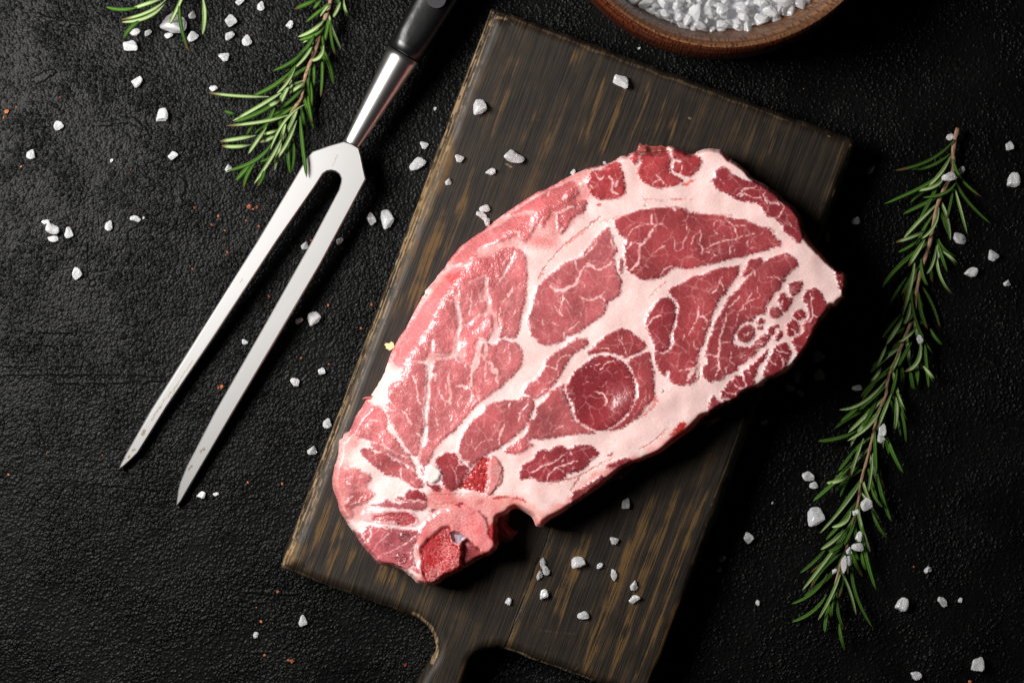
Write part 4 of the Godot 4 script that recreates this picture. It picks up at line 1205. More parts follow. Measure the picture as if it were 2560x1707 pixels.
# ------------------------------------------------------------------ the bowl of salt
func lathe(profile: PackedVector2Array, seg: int) -> ArrayMesh:
	var st := start()
	st.set_smooth_group(0)
	for i in profile.size():
		for j in seg + 1:
			var t := TAU * j / seg
			st.set_uv(Vector2(float(j) / seg, float(i) / (profile.size() - 1)))
			st.add_vertex(Vector3(cos(t) * profile[i].x, profile[i].y, sin(t) * profile[i].x) * 0.001)
	for i in profile.size() - 1:
		for j in seg:
			var a := i * (seg + 1) + j
			var b := a + seg + 1
			for k in [a, a + 1, b, a + 1, b + 1, b]:
				st.add_index(k)
	st.generate_normals()
	return st.commit()

func wood(c0: Color, c1: Color, c2: Color, sd: int, across: Vector2, rough: float) -> StandardMaterial3D:
	# growth rings run round the bowl; short pores cross the wall
	var im := noise(FastNoiseLite.TYPE_SIMPLEX, 0.045, sd, 4).get_image(48, 256, false, false, true)
	im.resize(1024, 256, Image.INTERPOLATE_CUBIC)
	var fine := noise(FastNoiseLite.TYPE_SIMPLEX, 0.10, sd + 1, 3).get_image(1024, 28, false, false, true)
	fine.resize(1024, 256, Image.INTERPOLATE_CUBIC)
	var a := im.get_data()
	var b := fine.get_data()
	var o := PackedByteArray()
	o.resize(1024 * 256 * 3)
	var hd := PackedFloat32Array()
	hd.resize(1024 * 256)
	for i in 1024 * 256:
		var t := a[i] / 255.0
		var f := b[i] / 255.0
		var c := c0.lerp(c1, smooth(0.25, 0.75, t * 0.7 + f * 0.3))
		c = c.lerp(c2, smooth(0.60, 0.74, f) * (0.35 + 0.65 * smooth(0.35, 0.6, t)))
		o[i * 3] = c.r8
		o[i * 3 + 1] = c.g8
		o[i * 3 + 2] = c.b8
		hd[i] = f
	var m := StandardMaterial3D.new()
	m.albedo_texture = texture(Image.create_from_data(1024, 256, false, Image.FORMAT_RGB8, o))
	m.heightmap_enabled = true
	m.heightmap_texture = texture(float_image(hd, 1024, 256))
	m.heightmap_scale = 0.02
	m.uv1_scale = Vector3(across.x, across.y, 1)
	m.roughness = rough
	return m

var crystals: Array[ArrayMesh] = []
var salt_m: StandardMaterial3D

func make_crystals() -> void:
	salt_m = StandardMaterial3D.new()
	salt_m.resource_name = "salt"
	salt_m.albedo_color = Color(0.985, 0.985, 0.988, 0.45)
	salt_m.roughness = 0.2
	salt_m.backlight_enabled = true
	salt_m.backlight = Color(0.7, 0.7, 0.7)
	salt_m.refraction_enabled = true
	salt_m.refraction_scale = 0.05
	var sph := SphereMesh.new()
	sph.radial_segments = 32
	sph.rings = 19
	var arr := sph.get_mesh_arrays()
	var base: PackedVector3Array = arr[Mesh.ARRAY_VERTEX]
	var index: PackedInt32Array = arr[Mesh.ARRAY_INDEX]
	for v in 14:
		rng.seed = 500 + v
		var planes := []
		for k in 11:
			var z := rng.randf_range(-1, 1)
			var t := rng.randf() * TAU
			planes.append([Vector3(sqrt(1 - z * z) * cos(t), z, sqrt(1 - z * z) * sin(t)), rng.randf_range(0.62, 1.0)])
		var lobe := Vector3(rng.randf_range(-1, 1), 0.2, rng.randf_range(-1, 1)).normalized()
		var nz := noise(FastNoiseLite.TYPE_SIMPLEX, 0.9, 700 + v, 2)
		var p := PackedVector3Array()
		var lo := Vector3(9, 9, 9)
		var hi := -lo
		for q in base:
			var d := q.normalized()
			var acc := 0.0
			for pl in planes:
				var c: float = d.dot(pl[0])
				if c > 0.05:
					acc += pow(c / pl[1], 20.0)
			var r := pow(maxf(acc, 0.002), -1.0 / 20.0)
			r *= 1.0 + 0.10 * nz.get_noise_3d(d.x, d.y, d.z)
			if v >= 10:
				r *= 1.0 - 0.42 * smooth(0.45, 1.0, d.dot(lobe))
			var w := d * r
			p.append(w)
			lo = lo.min(w)
			hi = hi.max(w)
		var st := start()
		st.set_smooth_group(0)
		for i in index:
			st.add_vertex((p[i] - (lo + hi) * 0.5) / (hi - lo))
		st.generate_normals()
		crystals.append(st.commit())

func grain(px: float, py: float, w: float, h: float, turn: float, base: float, kind: int, label: String, group: String, thick := 0.0) -> void:
	var t := thick if thick > 0.0 else minf(w, h) * 0.72
	var y := base + t * K * 0.5
	var m := put("salt_crystal", crystals[kind % crystals.size()], salt_m, self, at(px, py, y + t * K * 0.25))
	m.position.y = y
	m.basis = Basis(Vector3.UP, deg_to_rad(turn)) * Basis.from_scale(Vector3(w, t, h) * K)
	tag(m, label, "salt crystal", group)

func build_bowl() -> void:
	make_crystals()
	rng.seed = 21
	var axis := Vector3(505 * K, 0, -1103 * K)
	var bowl := thing("wooden_bowl", "round reddish brown wooden bowl of coarse salt above the cutting board", "bowl", axis)
	var outer := wood(Color8(50, 20, 9), Color8(104, 48, 20), Color8(26, 10, 5), 91, Vector2(3, 1), 0.3)
	var lip := wood(Color8(84, 52, 30), Color8(126, 86, 54), Color8(58, 33, 18), 95, Vector2(2, 1), 0.45)
	put("outer_wall", lathe(PackedVector2Array([Vector2(0.1, 0), Vector2(52, 0), Vector2(58, 1.5), Vector2(63, 6), Vector2(67.2, 13), Vector2(69.0, 23), Vector2(69.2, 32), Vector2(68.6, 37), Vector2(67.8, 39.2), Vector2(66.9, 40.0)]), 128), outer, bowl)
	put("rim", lathe(PackedVector2Array([Vector2(66.9, 40.0), Vector2(66.0, 40.1), Vector2(64.6, 39.2), Vector2(62.6, 36.5), Vector2(61, 33), Vector2(59.5, 28), Vector2(55, 19), Vector2(44, 11), Vector2(25, 7.5), Vector2(0.1, 7)]), 128), lip, bowl)
	# the salt below the grains one can pick out
	var heap := start()
	heap.set_smooth_group(0)
	var hn := noise(FastNoiseLite.TYPE_CELLULAR, 0.3, 97)
	for i in 41:
		for j in 129:
			var r := 59.2 * i / 40.0
			var t := TAU * j / 128
			var x := cos(t) * r
			var z := sin(t) * r
			heap.add_vertex(Vector3(x, 22.5 + 3.0 * (1.0 - r * r / 3500.0) + 1.3 * hn.get_noise_2d(x, z), z) * 0.001)
	for i in 40:
		for j in 128:
			var a := i * 129 + j
			for k in [a, a + 1, a + 129, a + 1, a + 130, a + 129]:
				heap.add_index(k)
	heap.generate_normals()
	var hm := StandardMaterial3D.new()
	hm.albedo_color = Color(0.88, 0.88, 0.9)
	hm.roughness = 0.5
	var ho := put("salt_heap", heap.commit(), hm, self, axis)
	tag(ho, "bed of coarse white salt filling the wooden bowl", "salt", "", "stuff")
	var placed: Array[Vector3] = []
	for layer in 2:
		for tries in 2600:
			var r := 58.0 * sqrt(rng.randf())
			var t := rng.randf() * TAU
			var p := Vector3(cos(t) * r, 0, sin(t) * r)
			if p.z < 38.0:   # the rest of the bowl is outside the photograph
				continue
			var gap := 2.9 if layer == 0 else 3.9
			var ok := true
			for o in placed:
				if o.y == float(layer) and Vector2(o.x - p.x, o.z - p.z).length() < gap:
					ok = false
					break
			if not ok:
				continue
			placed.append(Vector3(p.x, layer, p.z))
			var s := rng.randf_range(3.2, 6.0)
			var m := put("salt_crystal", crystals[rng.randi() % 14], salt_m, self, axis + Vector3(p.x, 24.3 + 3.0 * (1.0 - r * r / 3500.0) + layer * 1.9 + rng.randf_range(-0.4, 0.6), p.z) * 0.001)
			m.basis = Basis(Vector3(rng.randf_range(-1, 1), 1, rng.randf_range(-1, 1)).normalized(), rng.randf() * TAU) * Basis.from_scale(Vector3(s * rng.randf_range(0.8, 1.3), s * 0.8, s) * 0.001)
			tag(m, "coarse white salt crystal heaped in the wooden bowl", "salt crystal", "salt crystals in the wooden bowl")

# ------------------------------------------------------------------ rosemary
var leaf_m: StandardMaterial3D
var stem_m: StandardMaterial3D

func leaf(parent: Node3D, s: String, pale: bool, h0: float, h1: float, h2: float, wide: float, tone: float) -> void:
	var p := pts(s)
	var a := at(p[0].x, p[0].y, h0)
	var b := at(p[1].x, p[1].y, h1)
	var c := at(p[2].x, p[2].y, h2)
	var ctl := b * 2.0 - (a + c) * 0.5
	var path := PackedVector3Array()
	var secs := []
	var green := Color(0.034, 0.095, 0.010) * tone
	var lighter := Color(0.12, 0.24, 0.028) * tone
	var white := Color(0.40, 0.46, 0.27) * (0.6 + 0.4 * tone)
	var n := 14
	for i in n + 1:
		var t := float(i) / n
		path.append(a * (1 - t) * (1 - t) + ctl * 2.0 * t * (1 - t) + c * t * t)
		var w := wide * (0.45 + 0.55 * smooth(0.0, 0.35, t)) * sqrt(maxf(0.02, 1.0 - pow(t, 7.0)))
		var ring := PackedVector2Array()
		if pale:   # underside up: rolled green margins beside a pale felted band with a midrib
			for q in [[-0.80, 0.30], [-0.50, 0.34], [-0.40, 0.14], [-0.12, 0.12], [0.0, 0.24], [0.12, 0.12], [0.40, 0.14], [0.50, 0.34], [0.80, 0.30], [1.0, 0.0], [0.6, -0.42], [0.0, -0.5], [-0.6, -0.42], [-1.0, 0.0]]:
				ring.append(Vector2(q[0], q[1]) * w)
		else:      # upper side: rounded, with a groove along the middle
			for q in [[-0.85, 0.22], [-0.55, 0.44], [-0.26, 0.50], [-0.09, 0.40], [0.0, 0.30], [0.09, 0.40], [0.26, 0.50], [0.55, 0.44], [0.85, 0.22], [1.0, 0.0], [0.6, -0.3], [0.0, -0.2], [-0.6, -0.3], [-1.0, 0.0]]:
				ring.append(Vector2(q[0], q[1]) * w)
		secs.append(ring)
	var cols := []
	for j in 14:
		var col := green
		if pale:
			col = lighter if j in [0, 1, 7, 8] else (white if j in [2, 3, 4, 5, 6] else green)
		else:
			col = lighter if j in [3, 4, 5] else green
		col.a = 1.0
		cols.append(col)
	# some tips have dried brown
	var by_section := []
	var dry := rng.randf() < 0.22
	for i in n + 1:
		var row := cols.duplicate()
		if dry and i >= n - 2:
			for j in 14:
				row[j] = (row[j] as Color).lerp(Color(0.11, 0.06, 0.02), 0.5 if i == n - 2 else 0.9)
		by_section.append(row)
	put("leaf", sweep(path, secs, by_section), leaf_m, parent)

func sprig(node: Node3D, stem: String, radii: Array, h: float, leaves: Array, wide: float, extra: float) -> void:
	var line := curve_open(pts(stem), 4)
	var path := PackedVector3Array()
	var secs := []
	for i in line.size():
		var t := float(i) / (line.size() - 1)
		path.append(at(line[i].x, line[i].y, h + 0.0006 * sin(i * 1.7)))
		var r := lerpf(radii[0], radii[1], t) * (1.0 + 0.18 * sin(i * 2.3)) * K
		var ring := PackedVector2Array()
		for j in 9:
			ring.append(Vector2(cos(TAU * j / 9), sin(TAU * j / 9)) * r * (0.85 + 0.3 * float(j % 2)))
		secs.append(ring)
	put("stem", sweep(path, secs), stem_m, node)
	var more := fill_in(stem, int(leaves.size() * extra), h, 0.12)
	for i in leaves.size() + more.size():
		var s: String = leaves[i] if i < leaves.size() else more[i - leaves.size()]
		var pale := s.ends_with("p")
		var body := s.trim_suffix("p").trim_suffix("g")
		var lift := rng.randf_range(0.0, 0.0035) if i < leaves.size() else -0.0012
		leaf(node, body, pale, h + lift * 0.4, h + lift + (0.0016 if pale else -0.0004), maxf(0.0016, h * 0.55 + lift + rng.randf_range(-0.0016, 0.0012)), wide * K * rng.randf_range(0.72, 1.1), rng.randf_range(0.7, 1.3))

# more needles lower in the sprig, set around the stem as they grow
func fill_in(stem: String, n: int, h: float, from: float) -> Array:
	var line := curve_open(pts(stem), 6)
	var out := []
	for i in n:
		var t := lerpf(from, 0.97, (i + rng.randf()) / n)
		var k := int(t * (line.size() - 2))
		var dir := (line[k + 1] - line[k]).normalized()
		var turn := deg_to_rad(rng.randf_range(14.0, 46.0)) * (1.0 if i % 2 == 0 else -1.0)
		var d := dir.rotated(turn)
		var l := rng.randf_range(70.0, 125.0)
		var q := line[k]
		var m := q + d * l * 0.5 + dir.orthogonal() * rng.randf_range(-9.0, 9.0)
		var e := q + d * l + dir * 8.0
		out.append("Z %d %d %d %d %d %d %s" % [q.x, q.y, m.x, m.y, e.x, e.y, "p" if rng.randf() < 0.3 else "g"])
	return out

func build_rosemary() -> void:
	rng.seed = 33
	leaf_m = StandardMaterial3D.new()
	leaf_m.resource_name = "rosemary_leaf"
	leaf_m.vertex_color_use_as_albedo = true
	leaf_m.roughness = 0.52
	leaf_m.metallic_specular = 0.32
	var lb := NoiseTexture2D.new()
	lb.noise = noise(FastNoiseLite.TYPE_SIMPLEX, 0.06, 101, 3)
	lb.width = 256
	lb.height = 256
	leaf_m.heightmap_enabled = true
	leaf_m.heightmap_texture = lb
	leaf_m.heightmap_scale = 0.012
	leaf_m.uv1_scale = Vector3(2, 3, 1)
	stem_m = StandardMaterial3D.new()
	stem_m.resource_name = "rosemary_stem"
	var sn := NoiseTexture2D.new()
	sn.noise = noise(FastNoiseLite.TYPE_SIMPLEX, 0.03, 102, 3)
	sn.width = 256
	sn.height = 256
	var ramp := Gradient.new()
	ramp.set_color(0, Color8(96, 66, 46))
	ramp.set_color(1, Color8(170, 138, 108))
	sn.color_ramp = ramp
	stem_m.albedo_texture = sn
	stem_m.uv1_scale = Vector3(1, 5, 1)
	stem_m.roughness = 0.7
	stem_m.heightmap_enabled = true
	stem_m.heightmap_texture = sn
	stem_m.heightmap_scale = 0.03
	var right := thing("rosemary_sprig", "long rosemary sprig with brown woody stem on dark table right of the board", "rosemary")
	sprig(right, "P 1078 92 1055 200 1050 330 1000 430 965 520 930 700 880 860 855 980 840 1100 790 1230 750 1330 700 1450 Q 680 20 640 110 610 240 580 360 550 470 530 600 500 720 460 860 430 950 405 1050", [6.4, 3.4], 0.0036, [
		"P 1060 150 930 260 740 318 g", "P 1040 225 940 290 830 312 g", "P 1040 240 980 340 900 415 p", "P 1055 230 1090 350 1210 462 g", "P 990 330 900 400 680 500 g", "P 1000 340 960 400 850 428 p", "P 1070 380 1010 440 890 465 g", "P 1070 370 1130 480 1260 608 g",
		"P 990 360 930 480 850 630 g", "P 1065 420 1095 530 1130 660 p", "P 1055 420 1040 500 1020 580 g", "P 975 520 950 620 880 690 p", "P 900 645 830 680 740 708 p", "P 880 680 820 730 755 762 g", "P 900 690 860 760 810 840 p", "P 815 800 740 860 668 955 g",
		"P 845 810 820 960 775 1110 p", "P 800 900 730 1010 665 1140 g", "P 880 800 890 890 920 945 g", "P 975 690 1010 750 1075 788 g", "P 970 720 980 880 1060 1000 p", "P 962 730 945 820 910 880 p", "P 1000 760 1050 800 1080 840 p", "P 830 960 850 1130 940 1310 g",
		"P 865 970 880 1080 915 1180 g", "P 770 1100 720 1160 668 1230 g", "P 820 1040 810 1110 780 1160 p", "P 780 1120 740 1190 690 1265 p", "P 855 1165 810 1220 750 1255 p", "P 830 1250 790 1320 755 1385 g", "P 690 1270 670 1320 640 1380 p", "P 735 1290 670 1350 605 1420 g",
		"P 770 1290 740 1370 700 1440 p", "P 875 1260 860 1360 790 1412 p", "P 900 1250 910 1370 922 1500 g", "P 930 1180 960 1230 1000 1268 g", "P 660 1390 640 1430 605 1468 p", "P 860 1370 860 1440 850 1510 g", "P 889 1380 930 1430 960 1472 p", "P 820 1400 830 1460 840 1510 g",
		"P 690 1455 Q 560 55 430 95 p", "P 750 1400 735 1480 715 1545 g", "Q 550 60 500 110 438 158 g", "Q 640 20 600 110 555 190 g", "Q 655 80 590 180 475 262 p", "Q 710 10 670 110 630 210 p", "Q 735 30 740 110 728 205 p", "Q 745 0 765 60 790 112 p", "Q 755 80 780 170 790 272 g", "Q 520 212 420 250 315 264 g",
		"Q 560 250 520 360 485 470 p", "Q 520 300 470 370 425 425 g", "Q 610 330 600 450 578 565 p", "Q 620 200 625 320 630 435 g", "Q 690 240 720 330 775 435 g", "Q 480 410 390 500 288 588 g", "Q 475 450 420 480 362 490 p", "Q 635 440 665 570 710 695 g", "Q 600 510 630 580 665 620 g", "Q 550 480 450 620 325 760 p",
		"Q 490 640 460 700 390 728 p", "Q 540 560 535 640 545 720 g", "Q 520 680 490 760 450 830 g", "Q 455 740 400 800 330 848 p", "Q 440 790 340 930 230 1068 p", "Q 360 840 300 910 220 975 g", "Q 455 800 420 840 372 857 g", "Q 605 640 640 720 688 787 g", "Q 555 720 575 880 628 1065 g", "Q 500 880 515 1070 610 1270 g",
		"Q 510 850 525 890 545 905 g", "Q 550 860 560 920 580 960 g", "Q 365 980 290 1080 172 1142 g", "Q 440 960 390 1090 315 1228 p", "Q 360 1090 290 1180 175 1240 g", "Q 405 1090 390 1150 388 1215 g", "Q 380 1140 360 1220 352 1295 g", "Q 415 1080 425 1190 458 1282 g", "Q 430 1250 440 1320 462 1395 g", "Q 460 860 430 930 415 975 g"], 5.4, 0.75)
	var mid := thing("rosemary_sprig", "bushy rosemary sprig whose lowest leaf tip touches the carving fork", "rosemary")
	sprig(mid, "R 810 -120 800 0 780 80 740 180 710 300 670 400 640 490 620 600 580 660 540 720 512 760", [6.5, 4.0], 0.0075, [
		"R 710 0 650 25 580 55 g", "R 800 20 770 50 735 100 p", "R 740 0 715 30 695 50 g", "R 860 0 840 60 805 115 p", "R 880 0 890 60 920 108 p", "R 760 120 690 185 600 225 p", "R 760 160 700 215 605 245 g", "R 790 100 775 190 750 280 g", "R 800 120 805 240 830 335 g", "R 700 210 670 270 625 320 g",
		"R 625 320 550 385 445 433 g", "R 692 260 650 340 575 420 p", "R 755 280 735 345 680 370 p", "R 745 330 748 460 738 595 g", "R 680 400 660 520 690 638 g", "R 550 440 450 525 330 583 g", "R 580 420 530 510 470 570 p", "R 420 592 240 588 50 568 p", "R 520 550 370 645 200 740 p", "R 500 600 360 690 210 745 g",
		"R 560 490 520 570 490 640 p", "R 640 500 590 540 540 570 p", "R 640 530 560 610 485 668 g", "R 490 610 450 635 405 655 p", "R 535 705 380 745 160 770 p", "R 220 700 180 690 148 680 g", "R 460 650 430 720 385 800 g", "R 640 640 520 740 430 915 p", "R 660 590 670 670 688 760 g", "R 620 660 630 720 645 770 g",
		"R 500 700 490 740 485 780 g", "R 320 770 300 800 285 825 g", "R 480 790 430 812 385 820 p", "R 336 830 230 850 120 865 p", "R 470 815 420 852 365 870 p", "R 310 885 220 898 130 893 p", "R 405 780 350 860 295 940 p", "R 590 740 530 880 450 992 p", "R 500 840 440 960 330 1125 p", "R 440 870 340 980 160 1048 g",
		"R 300 1015 260 1060 220 1105 g", "R 335 1000 290 1070 265 1155 g", "R 460 935 420 970 365 990 g", "R 400 1020 380 1090 350 1140 g", "R 560 780 540 920 552 1065 g", "R 570 850 575 960 560 1045 g", "R 830 -60 850 10 870 60 g"], 5.4, 0.4)
	leaf(mid, "R 612 712 628 890 652 1085", false, 0.0120, 0.0160, 0.0152, 5.2 * K, 1.0)
	var left := thing("rosemary_sprig", "rosemary tip entering at the upper left with few leaves over large salt", "rosemary")
	sprig(left, "S 1400 -420 1250 -200 1120 -70 1010 -20", [6.0, 4.0], 0.010, ["S 990 -8 890 25 810 52 p", "S 840 45 740 58 648 42 g", "S 1010 0 900 75 740 120 p", "S 1005 20 900 105 745 135 p", "S 870 120 800 170 755 235 g", "S 1100 -10 1105 150 1158 320 g", "S 1240 -10 1252 100 1238 210 p", "S 1150 -90 1050 -60 960 -30 g", "S 1190 -140 1250 -60 1290 -20 g"], 6.2, 0.4)

# ------------------------------------------------------------------ small crumbs on the table
func build_crumbs() -> void:
	rng.seed = 44
	var meshes := []
	for v in 5:
		var src: PackedVector3Array = (crystals[v] as ArrayMesh).surface_get_arrays(0)[Mesh.ARRAY_VERTEX]
		var nz := noise(FastNoiseLite.TYPE_SIMPLEX, 2.5, 800 + v, 2)
		var st := start()
		st.set_smooth_group(-1)
		for p in src:
			st.add_vertex(p * (1.0 + 0.5 * nz.get_noise_3d(p.x, p.y, p.z)))
		st.generate_normals()
		meshes.append(st.commit())
	var mats := []
	for c in [Color8(168, 92, 48), Color8(132, 66, 34), Color8(190, 112, 66), Color8(150, 30, 26)]:
		var m := StandardMaterial3D.new()
		m.resource_name = "spice"
		m.albedo_color = c
		m.roughness = 0.7
		mats.append(m)
	var big := {"S 38 682": "largest orange spice crumb at the left edge of the table", "W 400 1400": "brown spice crumb below the board's lower left corner, largest there", "R 300 1265": "larger orange crumb left of the fork's left prong near its head", "V 1240 820": "cluster-like reddish crumb between the two fork prongs", "W 1280 1432": "tiny red crumb beside the board's handle"}
	var list := [["S 38 682", 15], ["S 96 655", 6], ["S 20 720", 7], ["S 362 597", 8], ["S 125 1020", 6], ["S 798 1040", 5], ["S 1335 1322", 8], ["S 1297 1378", 6], ["S 1190 1272", 9], ["S 1505 1350", 6], ["S 1393 1545", 9], ["S 1525 1265", 13], ["S 1375 1410", 5], ["R 300 1265", 13], ["R 348 1268", 10], ["R 322 1280", 7], ["R 110 1322", 7], ["R 280 1350", 6], ["R 358 1385", 8], ["R 70 1375", 6], ["R 152 1412", 5], ["R 680 1472", 8],
		["V 1273 68", 8], ["V 1505 315", 10], ["V 1685 660", 6], ["V 1240 820", 12], ["V 1222 828", 8], ["V 45 1313", 7], ["V 1385 1355", 5], ["V 1580 1365", 6], ["V 1075 160", 6], ["V 570 1205", 5], ["V 260 1195", 5], ["V 1480 490", 5], ["W 325 30", 8], ["W 60 20", 6], ["W 290 865", 8], ["W 160 1095", 9], ["W 187 1355", 9], ["W 400 1400", 13], ["W 370 1392", 8], ["W 125 985", 4], ["W 1280 1432", 8], ["Q 832 942", 7], ["Q 1135 1560", 11], ["Y 1860 475", 6], ["Y 1690 575", 4], ["A 570 110", 9], ["A 10 890", 7], ["A 430 420", 7], ["A 0 120", 9]]
	for i in list.size():
		var p := pts(list[i][0])[0]
		var s: float = list[i][1] * rng.randf_range(1.5, 2.0) * (0.408 if list[i][0][0] in ["S", "R"] else 0.42)
		if list[i][0][0] in ["A"]:
			s = list[i][1] * 0.7
		var o := put("spice_crumb", meshes[i % 5], mats[3] if list[i][0] == "W 1280 1432" else mats[rng.randi() % 3], self, at(p.x, p.y, s * K * 0.3))
		o.basis = Basis(Vector3.UP, rng.randf() * TAU) * Basis.from_scale(Vector3(s, s * 0.7, s * rng.randf_range(0.7, 1.2)) * K)
		if big.has(list[i][0]):
			tag(o, big[list[i][0]], "crumb", "spice crumbs strewn on the table")
		else:
			tag(o, "tiny orange brown spice crumb on the black table", "crumb", "spice crumbs strewn on the table")

